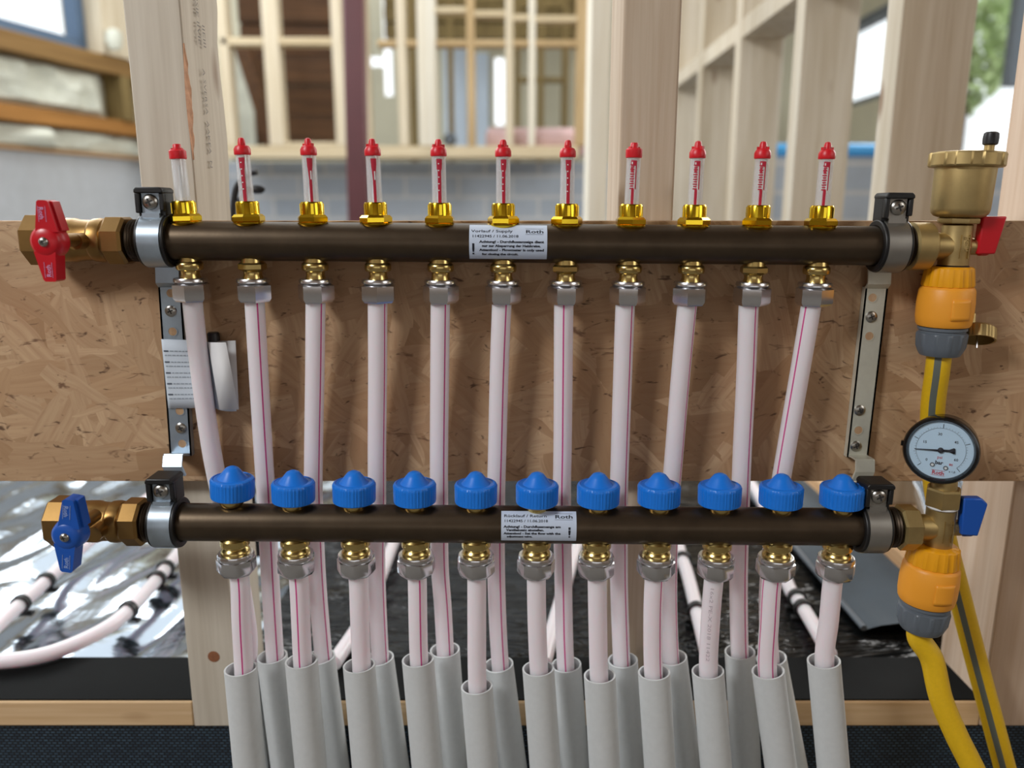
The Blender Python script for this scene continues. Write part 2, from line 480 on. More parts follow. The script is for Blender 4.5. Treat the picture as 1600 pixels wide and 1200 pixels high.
# rear room: left wall (runs away to the right), back wall, right wall with windows
HB = EH + 0.19                  # top of the block walls
L0 = Vector((-1.90, 1.55)); LD = Vector((0.244, 1.0)).normalized()
wl_ang = math.atan2(LD.x, LD.y)
LM = T(L0.x, L0.y, 0) @ RZ(-wl_ang)        # local y runs along the wall, +x is inside the room
LLEN = 2.15
struct('wall_left', MB().box(-0.12, 0, -0.4, LLEN, 0, HB), M['blocky'], M=LM)
LC = LM @ Vector((0, LLEN, 0))
YB = 3.35
struct('wall_back', MB().box(LC.x + 0.09, 2.3, YB, YB + 0.12, 0, HB + 0.0), M['block'])
XR = 2.0
struct('wall_right', MB().box(XR, XR + 0.12, 0.9, 5.4, 0, EH + 0.15), M['blocky'])

LMI = LM.inverted()
def onwall(px, py, off=0.0):
    o = LMI @ Vector((0, 0, EH)); d = LMI.to_3x3() @ ray(px, py)
    t = (off - o.x) / d.x
    return o + d * t
def wall_run(name, label, cat, ptop, pbot, m, off0, off1, t0=-0.4, t1=LLEN, bevel=0.004, px=0):
    z1 = onwall(px, ptop, off1).z; z0 = onwall(px, pbot, off1).z
    return tag(MB().box(off0, off1, t0, t1, z0, z1).build(name, m, M=LM, bevel=bevel), label, cat)

zpl0 = HB
zpl = onwall(0, 226, 0.03).z
struct('timber_plate', MB().box(-0.10, 0.03, -0.4, LLEN - 0.001, HB, zpl), M['stud_y'], M=LM, bevel=0.004)  # timber wall plate lying on the block wall
struct('wall_left_upper', MB().box(-0.12, -0.101, -0.4, LLEN, HB + 0.001, onwall(0, 60, 0.05).z), M['render'], M=LM)
zs0 = onwall(0, 76, 0.05).z; zs1 = onwall(0, 44, 0.05).z
def lumpy(y0, y1, z0, z1, seed, depth=0.05):
    mb = MB(); nu, nv = 26, 14
    def f(u, v):
        y = y0 + (y1 - y0) * u; z = z0 + (z1 - z0) * v
        e = min(u, 1 - u, v, 1 - v); e = min(1, e * 8)
        return Vector((-0.02 + e * (0.02 + depth * (0.5 + mnoise.fractal(Vector((y * 9, z * 9, seed)), 0.8, 2.0, 3))), y, z))
    return mb.patch(f, nu, nv)
zb0 = onwall(0, 186, 0.04).z; zb1 = onwall(0, 160, 0.04).z
for i, (a, b, z0, z1, lb) in enumerate([(-0.4, 0.62, zpl, zb0, 'lower left'), (0.64, LLEN - 0.02, zpl, zb0, 'lower right'),
                                        (-0.4, 0.80, zb1, zs0, 'upper left'), (0.84, onwall(192, 200, 0.05).y - 0.012, zb1, zs0, 'upper right')]):
    tag(lumpy(a, b, z0, z1, i * 3.3).build('spray_foam_panel', M['foam'], M=LM),
        'blurred white lumpy spray foam filling, %s bay of the left timber wall' % lb, 'insulation', 'foam bays of the left wall')
tag(MB().box(-0.08, 0.05, -0.4, LLEN - 0.02, zb0, zb1).build('timber_batten', M['brownx'], M=LM, bevel=0.003),
    'brown horizontal timber rail between the white foam bays of the left wall', 'timber')
tag(MB().box(-0.10, 0.06, -0.4, LLEN - 0.02, zs0, zs1).build('window_sill_beam', M['sill'], M=LM, bevel=0.003),
    'brown timber beam under the bright window at the upper left', 'timber')
# jamb post and window in the left wall
ta = onwall(147, 60, 0.03).y; tb = onwall(190, 60, 0.03).y
tag(MB().box(-0.10, 0.07, ta, tb, zs1 + 0.0006, 2.6).build('timber_post', M['cream'], M=LM, bevel=0.004),
    'blurred tan corner post right of the upper left window', 'post')
tw = onwall(122, 40, 0.0).y
zwb = onwall(0, 27, 0.0).z
win = thing('window_1', None, None, LM); win['kind'] = 'structure'
fm = MB(); fm.box(-0.06, 0.0, tw, ta - 0.001, zs1, 2.5); fm.box(-0.06, 0.0, -0.4, tw, zs1 + 0.0005, zwb); fm.box(-0.06, 0.0, -0.4, tw, 2.44, 2.5)
fm.build('window_frame', M['frame'], win, bevel=0.004)
MB().box(-0.035, -0.03, -0.4, tw, zwb, 2.44).build('window_pane', M['pane'], win)
te0, te1 = onwall(192, 200, 0.05).y, onwall(208, 200, 0.05).y
tag(MB().box(-0.02, 0.065, te0, te1, zb1 + 0.0006, zs0 - 0.0006).build('timber_post', M['olive'], M=LM, bevel=0.003),
    'short brown upright between the two rails of the left wall', 'post')
b = onwall(147, 66, 0.02)
tag(MB().lathe([(0.018, -0.03), (0.03, 0), (0.026, 0.03), (0.012, 0.04)], 14).build('white_lump', M['foam'], M=LM @ T(0.106, b.y, b.z)),
    'small white blob of foam on the corner of the upper left window', 'foam')

# ------------------------------------------------------------------ rear room: far frames, column, windows
YP = 3.15
def fx(px, Y, py=150): return at(px, py, Y).x
def fz(py, Y): return at(800, py, Y).z
fr = thing('partition_frame', 'far blurred cream stud partition standing on the back block wall', 'partition', T(0, YP, 0))
def fbox(name, x0, x1, y0, y1, m, Y=YP, dep=0.07, parent=fr, zb=None, zt=None):
    mb = MB()
    ax0, ax1 = fx(x0, Y), fx(x1, Y)
    mb.box(ax0, ax1, Y - YP, Y - YP + dep, zb if zb is not None else fz(y1, Y), zt if zt is not None else fz(y0, Y))
    return mb.build(name, M[m], parent, bevel=0.004)
ZT = 2.05
fbox('bottom_rail', 345, 905, 228, 247, 'creamx', dep=0.16)
zr = fz(228, YP)
for a, b_, m in [(346, 362, 'cream'), (416, 440, 'cream'), (522, 538, 'cream'), (566, 577, 'cream'), (622, 636, 'cream'), (654, 682, 'creamw'),
                 (730, 742, 'tan'), (790, 802, 'cream'), (826, 836, 'creamw'), (900, 916, 'tan')]:
    fbox('stud', a, b_, 0, 0, m, zb=zr, zt=ZT)
for a, b_, y0, y1, m in [(350, 416, 58, 70, 'creamx'), (440, 522, 58, 70, 'creamx'), (592, 622, 62, 72, 'tanx'), (636, 654, 62, 72, 'tanx'), (682, 730, 62, 72, 'tanx'),
                         (742, 790, 62, 72, 'tanx'), (802, 826, 62, 72, 'tanx'), (836, 900, 62, 72, 'tanx'),
                         (682, 730, 10, 20, 'creamx'), (742, 790, 16, 26, 'creamx'), (802, 826, 22, 32, 'creamx'), (836, 900, 24, 34, 'creamx'),
                         (440, 522, 222, 228, 'creamx')]:
    fbox('rail', a, b_, y0, y1, m, dep=0.06)
# second frame, further back
Y2 = 4.1
fr2 = thing('partition_frame', 'olive brown lattice frame seen behind the far cream partition', 'partition', T(0, YP, 0))
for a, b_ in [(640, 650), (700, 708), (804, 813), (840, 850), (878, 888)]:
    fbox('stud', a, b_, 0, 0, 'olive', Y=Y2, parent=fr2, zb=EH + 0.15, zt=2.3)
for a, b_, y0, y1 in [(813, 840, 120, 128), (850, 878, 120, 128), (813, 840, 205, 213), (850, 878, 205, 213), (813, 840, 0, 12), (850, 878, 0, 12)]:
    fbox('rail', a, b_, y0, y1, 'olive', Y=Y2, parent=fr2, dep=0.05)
# far wall; its gaps to the sky stand in for sunlit timber
Y3 = 5.0
def wallx(px): return fx(px, Y3)
def wz(py): return fz(py, Y3)
holes = [(600, 614, -40, 150), (578, 600, 86, 104), (773, 788, 88, 196)]
xs = sorted({-2.2, 2.0} | {wallx(q) for h in holes for q in h[:2]})
zs = sorted({0.0, 2.9} | {wz(q) for h in holes for q in h[2:]})
fw = MB()
for i in range(len(xs) - 1):
    for j in range(len(zs) - 1):
        cx, cz = (xs[i] + xs[i + 1]) / 2, (zs[j] + zs[j + 1]) / 2
        if any(wallx(h[0]) < cx < wallx(h[1]) and wz(h[3]) < cz < wz(h[2]) for h in holes): continue
        fw.box(xs[i], xs[i + 1], Y3, Y3 + 0.06, zs[j], zs[j + 1])
struct('wall_far', fw, M['render'])
tag(MB().box(wallx(744), wallx(764), Y3 - 0.03, Y3 - 0.001, wz(236), wz(84)).build('sheet_panel', M['bluepane'], bevel=0.003),
    'narrow pale blue sheet on the far wall above the sixth flow meter', 'sheet')
tag(MB().box(wallx(694), wallx(730), Y3 - 0.03, Y3 - 0.001, wz(236), wz(78)).build('sheet_panel', M['bluepane'], bevel=0.003),
    'wider pale blue sheet on the far wall above the fifth flow meter', 'sheet')
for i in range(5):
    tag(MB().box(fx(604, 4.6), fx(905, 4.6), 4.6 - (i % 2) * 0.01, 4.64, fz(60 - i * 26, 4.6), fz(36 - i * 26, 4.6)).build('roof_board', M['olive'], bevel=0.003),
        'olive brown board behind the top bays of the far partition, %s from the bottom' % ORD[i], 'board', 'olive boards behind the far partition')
# dark boarded panel behind the left bays
zbp = fz(226, 3.9)
for i in range(7):
    z0 = zbp + i * 0.135
    tag(MB().box(fx(380, 3.9), fx(545, 3.9), 3.9 + (i % 2) * 0.012, 3.95, z0, z0 + 0.13).build('sarking_board', M['brown'], bevel=0.003),
        'dark brown board behind the cream frame left of the red column, %s from the bottom' % ORD[i], 'board', 'dark boards behind the cream frame')
tag(MB().box(fx(352, 3.7), fx(392, 3.7), 3.7, 3.74, ZF - 0.0255, fz(70, 3.7)).build('foam_strip', M['foam'], bevel=0.004),
    'pale foam strip behind the left cream bay, next to the near left stud', 'insulation')
p0, p1 = at(376, 60, 3.5), at(432, 236, 3.5)
dv = (p1 - p0); Lb = dv.length
tag(MB().box(-0.035, 0.035, -0.03, 0.03, 0, Lb).build('diagonal_brace', M['brown'], M=T(*p0) @ dv.to_track_quat('Z', 'Y').to_matrix().to_4x4(), bevel=0.003),
    'dark diagonal timber brace in the far left bay', 'brace')
# steel column
p0, p1 = at(553, 0, 2.6), at(561, 345, 2.6)
dv = p0 - p1
q = dv.to_track_quat('Z', 'Y').to_matrix().to_4x4()
hw = 0.031
tag(MB().box(-hw, hw, -hw, hw, -0.7, dv.length + 0.4).build('steel_column', M['maroon'], M=T(*p1) @ q, bevel=0.006),
    'dark red painted steel column rising behind the manifold', 'column')
# small dark thing hanging in the far window, pink insulation on the far plate
p = at(697, 222, 3.0)
tag(MB().lathe([(0.012, -0.03), (0.024, -0.02), (0.026, 0.015), (0.016, 0.03)], 16).build('floodlight', M['greyp'], M=T(p.x, YP + 0.05, zr + 0.0265) @ RX(PI / 2)),
    'small dark grey lamp on the far cream plate behind the fifth flow meter', 'lamp')
p = at(838, 228, 3.23)
tag(MB().lathe([(0.03, -0.2), (0.055, -0.19), (0.055, 0.19), (0.03, 0.2)], 20).build('insulation_roll', M['pinkroll'], M=T(p.x, p.y + 0.05, p.z + 0.018) @ AX),
    'pale pink roll lying on the far window plate right of centre', 'insulation')

# single post close behind the middle stud
x0, x1 = fx(921, 1.75), fx(953, 1.75)
tag(MB().box(x0, x1, 1.75, 1.845, ZF - 0.0255, 2.3).build('timber_stud', M['creamw'], bevel=0.003),
    'blurred cream post standing just left of the near middle stud', 'stud')

# partition running away from the camera on the right
XS = 0.497
ZN = EH + 0.362
part_ = thing('partition_frame', 'stud partition running away on the right, with a row of noggins', 'partition', T(XS, 1.08, ZF))
YS = [1.08, 1.44, 1.83, 2.19, 2.56]
for y in YS:
    MB().box(0, 0.095, y - 1.08, y - 1.08 + 0.045, 0.045, 2.0).build('stud', M['stud_far'], part_, bevel=0.002)
for y0, y1 in zip(YS[:-1], YS[1:]):
    MB().box(0.0005, 0.0945, y0 - 1.08 + 0.0455, y1 - 1.08 - 0.0005, ZN - ZF, ZN - ZF + 0.040).build('noggin', M['stud_far'], part_, bevel=0.002)
MB().box(-0.012, 0.107, -0.30, 1.72, -0.0255, 0.0445).build('sole_plate', M['stud_y'], part_, bevel=0.003)

# right wall with windows, hedge outside
def onright(px, py): return at_x(px, py, XR)
winb = MB()
zw0, zw1 = EH + 0.15, 2.5
ya, yb = onright(1470, 140).y, onright(1660, 140).y      # near window
yc, yd = onright(1296, 100).y, onright(1402, 100).y      # far window
zc0, zc1 = onright(1385, 150).z, onright(1385, 6).z
wb2 = MB()
wb2.box(XR, XR + 0.1, ya, yd - 0.02, zw0, zw1)
wb2.box(XR, XR + 0.1, yd - 0.02, yc, zw0, zc0); wb2.box(XR, XR + 0.1, yd - 0.02, yc, zc1, zw1)
wb2.box(XR, XR + 0.1, yc, 5.4, zw0, zw1)
struct('wall_right_upper', wb2, M['render'])
w2 = thing('window_2', None, None, T(XR, 0, 0)); w2['kind'] = 'structure'
fm = MB(); e = 0.05
fm.box(0.0, 0.07, yd - 0.02, yc, zc1 - e, zc1); fm.box(0.0, 0.07, yd - 0.02, yc, zc0, zc0 + 0.03)
fm.box(0.0, 0.07, yc - 0.04, yc, zc0 + 0.03, zc1 - e); fm.box(0, 0.07, yd - 0.02, yd + 0.01, zc0 + 0.03, zc1 - e)
fm.build('window_frame', M['dframe'], w2, bevel=0.003)
MB().box(0.03, 0.035, yd + 0.01, yc - 0.04, zc0 + 0.03, zc1 - e).build('window_pane', M['pane'], w2)
w3 = thing('window_3', None, None, T(XR, 0, 0)); w3['kind'] = 'structure'
fm = MB()
ym = onright(1578, 60).y
fm.box(0.0, 0.06, ym - 0.025, ym + 0.025, onright(1572, 135).z, 2.5)
fm.box(0.0, 0.06, yb - 0.6, ya, zw0, zw0 + 0.03); fm.box(0, 0.06, ya - 0.03, ya, zw0 + 0.03, 2.5)
fm.build('window_frame', M['dframe'], w3, bevel=0.003)
MB().box(0.03, 0.035, yb - 0.6, ya - 0.03, zw0 + 0.03, 2.5).build('window_pane', M['pane'], w3)
# foliage outside
def hedge(c, r, seed):
    mb = MB(); rnd = random.Random(seed)
    for i in range(700):
        d = Vector((rnd.gauss(0, 1), rnd.gauss(0, 1), rnd.gauss(0, 1))).normalized() * (r * rnd.uniform(0.55, 1.0))
        p = Vector((d.x, d.y, d.z * 1.5)); s = rnd.uniform(0.04, 0.09)
        m = T(*p) @ Matrix.Rotation(rnd.uniform(0, 6.3), 4, Vector((rnd.gauss(0, 1), rnd.gauss(0, 1), rnd.gauss(0, 1))).normalized())
        mb.add([(-s, 0, 0), (0, -s * 0.5, s * 0.15), (s, 0, 0), (0, s * 0.5, s * 0.15)], [(0, 1, 2, 3)], 0, m)
    return mb
pb = ray(1520, 60); tpb = 3.3 / pb.x
pc = Vector((0, 0, EH)) + pb * tpb
shr = thing('garden_tree', 'bright green blurred foliage outside the far right window', 'tree', T(pc.x, pc.y, pc.z))
hedge(pc, 0.34, 3).build('foliage', M['leafgreen'], shr)
MB().lathe([(0.03, -pc.z), (0.022, 0.1)], 10).build('trunk', M['brown'], shr)
struct('ground_outside', MB().box(2.3, 9, -2, 12, -0.1, -0.001), M['concrete'])
# blue pipe on the right window sill, seen between the studs
tag(tube(MB(), [Vector((0.78, 2.5, EH + 0.176)), Vector((1.3, 2.5, EH + 0.176))], 0.02, 16).build('blue_pipe', M['lblue']),
    'light blue pipe seen in the gaps between the right studs', 'pipe')
tag(MB().box(0.72, 1.5, 2.46, 2.60, ZF + 0.001, EH + 0.155).build('block_pier', M['block']), 'low grey block pier behind the right studs, blue pipe on top', 'wall')

# ------------------------------------------------------------------ the near stud frame and its board
def stud(label, x0, x1, y0=SY0, y1=SY1, z0=None, z1=1.9, m='stud', bevel=0.002):
    return tag(MB().box(x0, x1, y0, y1, z0, z1).build('timber_stud', M[m], bevel=bevel), label, 'stud')
ZP0, ZP1 = at(800, 1135, SY0).z, at(800, 1096, SY0).z
lx0, lx1 = at(221, 300, SY0).x, at(306, 300, SY0).x
# left stud: ragged waney right edge, bark patch, faded stamp
mb = MB()
rnd = random.Random(4)
nz = 60; prof = []
for i in range(nz + 1):
    z = ZP0 + (1.9 - ZP0) * i / nz
    prof.append(z)
def lsx(z, back):
    if not back: return lx1
    return lx1 + (0.0022 * (0.5 + 0.5 * math.sin(z * 190)) + 0.0015 * mnoise.noise(Vector((z * 30, 0, 1))) if z > 0.8 else 0)
vs, fs = [], []
for z in prof:
    vs += [(lx0, SY0, z), (lsx(z, 0), SY0, z), (lsx(z, 1), SY1, z), (lx0, SY1, z)]
for i in range(nz):
    for k in range(4):
        a, b_ = i * 4 + k, i * 4 + (k + 1) % 4
        fs.append((a, b_, b_ + 4, a + 4))
fs += [(3, 2, 1, 0), tuple(nz * 4 + k for k in range(4))]
mb.add(vs, fs)
ls = tag(mb.build('timber_stud', M['stud_grey'], bevel=0.0012), 'pale grey near stud at left, faded printing on its right face', 'stud')
mb = MB()
pk = at(294, 160, SY0 - 0.0)
zz = [pk.z + 0.045 - 0.09 * i / 24 for i in range(25)]
def bark(u, v):
    i = v * 24; z = zz[int(min(24, round(i)))]
    w = 0.0035 * math.sin(PI * min(1, max(0, v))) * (0.7 + 0.6 * abs(mnoise.noise(Vector((z * 160, 2, 1)))))
    x = lx1 - 0.0016 * math.sin(PI * v) * (1 - u) if u < 0.5 else lx1 + 0.0006 + 0.0005 * math.sin(u * 9 + z * 300)
    y = SY0 - 0.0006 if u < 0.5 else SY0 - 0.0006 + (u - 0.5) * 2 * (w * 2.2 + 0.001)
    return Vector((x, y, z))
mb.patch(bark, 10, 24)
mb.build('bark_patch', plain('bark', (206, 158, 124), 0.9, 0, 0.3, 200), ls, label='torn tan bark patch on the edge')
pk2 = at(334, 1026, SY0)
MB().lathe([(0.0058, 0), (0.0056, 0.0005), (0.003, 0.0007)], 24, 0, T(pk2.x, SY0 + 0.0002, pk2.z) @ AY).build('knot', plain('knot', (150, 96, 64), 0.6, 0, 0.3, 400), ls, label='round red brown knot')
# stamp: vertical lettering on the right side face (plane x = lx1)
mb = MB()
def side_text(mb, s, size, py0, py1, yy):
    v, f = text_geo(s, size, 0.0)
    w = text_width(s, size)
    z_top = at(310, py0, SY0 + 0.034).z; z_bot = at(310, py1, SY0 + 0.034).z
    k = (z_top - z_bot) / w
    mb.add([(lx1 + 0.0026, yy + p[1], z_top - p[0] * k) for p in v], f)
side_text(mb, 'A SVERSA  AAKEA  N', 0.008, 108, 262, SY0 + 0.030)
side_text(mb, 'IISIE IIVIE', 0.008, -6, 72, SY0 + 0.026)
side_text(mb, 'IIEIII', 0.008, 36, 72, SY0 + 0.037)
mb.build('printed_stamp', plain('stamp_ink', (128, 122, 116), 0.8), ls, label='faded vertical printing')

mx0, mx1 = at(972, 100, SY0).x, at(1062, 100, SY0).x
stud('near middle stud with a brown wood figure, behind the eighth flow meter', mx0, mx1, z0=ZP1, m='stud')
rx0 = at(1585, 760, SY0).x
stud('near right stud at the picture edge, behind the yellow hose', rx0, rx0 + 0.075, z0=ZP0, m='stud_pink')
# sole plate pieces between the studs: spruce front, black membrane over the top
def plate(label, x0, x1):
    o = tag(MB().box(x0, x1, SY0 + 0.0005, SY1 - 0.002, ZP0, ZP1 - 0.001).build('sole_plate', M['stud_x'], bevel=0.0015), label, 'timber')
    MB().box(x0 + 0.0005, x1 - 0.0005, SY0 + 0.003, SY1 - 0.004, ZP1 - 0.0009, ZP1 + 0.0006).build('membrane_strip', M['dpm'], o, label='black membrane on the plate top')
    return o
plate('spruce sole plate left of the left stud, black membrane on top', -0.75, lx0 - 0.0005)
plate('spruce sole plate between the left and right studs, behind the grey sleeves', lx1 + 0.0005, rx0 - 0.0005)
plate('spruce sole plate right of the right stud at the picture edge', rx0 + 0.0755, 0.8)
tag(MB().box(-0.85, 0.85, SY0 + 0.006, SY0 + 0.012, 0.0, ZP0 - 0.0005).build('woven_membrane', M['weave']),
    'black woven membrane hanging below the sole plate', 'membrane')
struct('trim_1', MB().box(-0.85, 0.85, SY0 + 0.013, SY1, 0.0, ZP0 - 0.0006), M['concrete'])
# OSB strip
OZ0, OZ1 = at(800, 752, 0.660).z, at(800, 345, 0.660).z
tag(MB().box(-0.72, 0.72, 0.660, SY0 - 0.0004, OZ0, OZ1).build('osb_board', M['osb'], bevel=0.0006),
    'wide oriented strand board strip screwed across the studs behind the pipes', 'board')

# ------------------------------------------------------------------ rear floor: foil, polythene, floor pipes
def sheet(x0, x1, y0, y1, nx, ny, amp, seed, rot, zb=ZF):
    mb = MB(); c, s_ = math.cos(rot), math.sin(rot)
    def f(u, v):
        x = x0 + (x1 - x0) * u; y = y0 + (y1 - y0) * v
        a, b_ = (x * c + y * s_), (-x * s_ + y * c)
        h = abs(mnoise.noise(Vector((a * 1.7, b_ * 6.5, seed)))) * 0.9 + abs(mnoise.noise(Vector((a * 5 + 4, b_ * 17, seed + 5)))) * 0.35
        h += 0.25 * mnoise.noise(Vector((x * 9, y * 9, seed + 9)))
        return Vector((x, y, zb - 0.008 + amp * min(1.0, max(0.0, h * 1.1))))
    return mb.patch(f, nx, ny)
XFO = -0.285
fo = tag(sheet(-1.62, XFO, SY1 + 0.0005, 2.15, 190, 220, 0.034, 2.2, 1.32, ZF - 0.016).build('foil_sheet', M['foil'], angle=180),
         'crinkled silver foil sheet on the floor behind the left opening', 'foil')
tag(sheet(XFO + 0.001, 1.2, SY1 + 0.0005, 2.6, 150, 150, 0.009, 7.7, -0.05).build('polythene_sheet', M['poly'], angle=180),
    'glossy black polythene sheet on the floor behind the pipes', 'membrane')
PR = 0.008
def fpipe(pts, label, r=PR, z=ZF + 0.011, m='pex'):
    P = [at_z(px, py, z) for px, py in pts]
    return tag(tube(MB(), catmull(P, 8), r, 18, front=Vector((0, 0, 1))).build('floor_pipe', [M[m], M['stripe']]), label, 'pipe', 'heating pipes on the rear floor'), P
def clip(P0, P1, label, k):
    d = (P1 - P0).normalized(); p = P0.lerp(P1, k)
    q = d.to_track_quat('Z', 'Y').to_matrix().to_4x4()
    mb = MB(); mb.ring(PR + 0.003, PR + 0.0004, -0.004, 0.004, 20)
    mb.box(-0.013, 0.013, -PR - 0.006, -PR - 0.002, -0.004, 0.004)
    return tag(mb.build('pipe_clip', M['rubber'], M=T(*p) @ q, bevel=0.0006), label, 'clip', 'black pipe clips on the rear floor')
_, A = fpipe([(-60, 1030), (0, 973), (62, 917), (135, 850), (240, 772), (330, 700)], 'white floor pipe running diagonally over the foil under the blue left valve')
_, B = fpipe([(-70, 1030), (0, 1033), (80, 1020), (160, 985), (205, 950), (245, 905), (280, 862), (330, 790)], 'white floor pipe curving over the foil left of the left stud')
clip(A[1], A[2], 'black clip on the diagonal foil pipe, nearest the left picture edge', 0.5)
clip(A[2], A[3], 'black clip on the diagonal foil pipe, second from the left picture edge', 0.12)
clip(B[3], B[4], 'black clip where the curving foil pipe starts to bend', 0.9)
clip(B[5], B[6], 'black clip on the curving foil pipe, first of the close pair', 0.0)
clip(B[5], B[6], 'black clip on the curving foil pipe, upper of the close pair', 0.38)
_, Cc = fpipe([(1046, 770), (1061, 855), (1075, 900), (1094, 975), (1110, 1040)], 'white floor pipe on black sheet between the eighth and ninth return pipes')
clip(Cc[1], Cc[2], 'black clip on the floor pipe beside the eighth return pipe, farther one', 0.45)
clip(Cc[2], Cc[3], 'black clip on the floor pipe beside the ninth return pipe, nearer one', 0.75)
_, D = fpipe([(1168, 745), (1195, 795), (1228, 905), (1252, 945), (1276, 985), (1296, 1022)], 'white floor pipe on black sheet behind the tenth and eleventh return pipes')
clip(D[2], D[3], 'black clip on the rightmost floor pipe, farther one', 0.75)
clip(D[3], D[4], 'black clip on the rightmost floor pipe, nearer one', 0.15)
fpipe([(655, 735), (636, 790), (610, 860), (570, 960), (522, 1036)], 'white floor pipe slanting behind the second and third return pipes')
fpipe([(945, 745), (920, 800), (896, 870), (870, 960), (850, 1036)], 'white floor pipe slanting behind the sixth and seventh return pipes')
# slate-coloured membrane strip and its thin edge
e0, e1 = at_z(1250, 868, ZF + 0.004), at_z(1398, 1038, ZF + 0.004)
tag(MB().patch(lambda u, v: Vector((e0.x + 0.004 + 0.13 * u, 0.80 + 0.95 * v, ZF + 0.004 + 0.03 * u + 0.004 * mnoise.noise(Vector((u * 4, v * 12, 3))))), 14, 40)
    .build('slate_strip', M['slate'], angle=180), 'slate blue membrane strip sloping up to the right partition plate', 'membrane')
tag(tube(MB(), [Vector((e0.x, 1.7, ZF + 0.005)), Vector((e0.x, 1.1, ZF + 0.006)), Vector((e0.x + 0.002, 0.80, ZF + 0.006))], 0.0035, 10).build('thin_conduit', M['greyp']),
    'thin grey conduit along the edge of the slate blue strip', 'conduit')
# foil upstand next to the right stud
tag(MB().patch(lambda u, v: Vector((at(1432, 760, 1.0).x + 0.16 * u, 0.985 + 0.085 * v - 0.012 * math.sin(u * 19 + v * 3), ZF + 0.046 + 0.14 * v)), 30, 24)
    .build('foil_upstand', M['foil'], angle=180), 'crinkled foil strip behind the pressure gauge and blue valve handle', 'foil')
# black cable behind the second flow meter
c1 = [Vector((at(364, 345, 1.0).x, 1.0, ZF)), at(364, 420, 1.0), at(364, 345, 1.0), at(366, 310, 1.0), at(372, 288, 1.0), at(388, 272, 1.0), at(402, 268, 1.0)]
cb = tag(tube(MB(), catmull(c1), 0.004, 12).build('black_cable', M['cable']), 'black cable curling up behind the second flow meter', 'cable')
p = at(401, 296, 1.0)
MB().lathe([(0.002, -0.02), (0.005, -0.006), (0.0058, 0), (0.005, 0.006), (0.002, 0.01)], 14).build('cable_plug', M['cable'], cb, T(*p) @ AX)
tube(MB(), catmull([p + Vector((-0.02, 0, 0)), at(385, 300, 1.0), at(370, 318, 1.0)]), 0.003, 10).build('cable_tail', M['cable'], cb)

# ------------------------------------------------------------------ manifolds
SYD, RYD = 0.637, 0.605         # depth of the supply and the return bar
S0 = at(786.5, 380, SYD); R0 = at(838.5, 819.5, RYD)
KS = at(787.5, 380, SYD).x - S0.x          # metres per pixel at the bars
KR = at(839.5, 819.5, RYD).x - R0.x
SM = T(*S0) @ RY(0.0072); RM = T(*R0) @ RY(0.0078)
RB = 0.0154

# shared meshes ------------------------------------------------------
def knurl(n, d): return lambda a, r, z: r * (1 + d * (0.5 + 0.5 * math.cos(a * n)))
mb = MB()
mb.lathe([(0.0098, 0.0120), (0.0118, 0.0138), (0.0120, 0.0150)], 32)
mb.lathe([(0.0112, 0.0146), (0.0128, 0.0158), (0.0128, 0.0192), (0.0108, 0.0212)], 6)
mb.lathe([(0.0092, 0.0205), (0.0090, 0.0220), (0.0089, 0.0300), (0.0084, 0.0310), (0.0064, 0.0310), (0.0060, 0.0296)], 28)
for k in range(8):
    a = k * PI / 4 + 0.2
    mb.box(-0.0011, 0.0011, -0.0093, -0.0082, 0.0216, 0.0296, 0, RZ(a))
me_base = mb.mesh('base_nut', M['gold'])
mb = MB()
mb.lathe([(0.0057, 0.0298), (0.0055, 0.0672), (0.0044, 0.0672), (0.0046, 0.0298), (0.0057, 0.0298)], 32, caps=False)
me_tube = mb.mesh('flow_meter', M['tubeclear'])
mb = MB()
mb.lathe([(0.0061, 0.0663), (0.0064, 0.0672), (0.0063, 0.0706), (0.0052, 0.0728), (0.0030, 0.0738), (0.0027, 0.0770), (0.0020, 0.0788), (0.0007, 0.0793)], 28)
mb.box(-0.0016, 0.0016, -0.0046, 0.0046, 0.0722, 0.0752)
me_cap = mb.mesh('cap', M['capred'])
mb = MB()
mb.lathe([(0.0062, 0.0663), (0.0064, 0.0670), (0.0064, 0.0722), (0.0056, 0.0732), (0.0032, 0.0734), (0.0030, 0.0770), (0.0026, 0.0775)], 28)
mb.box(-0.0042, 0.0042, -0.0018, 0.0018, 0.0728, 0.0745)
me_cap_sq = mb.mesh('cap', M['capred'])
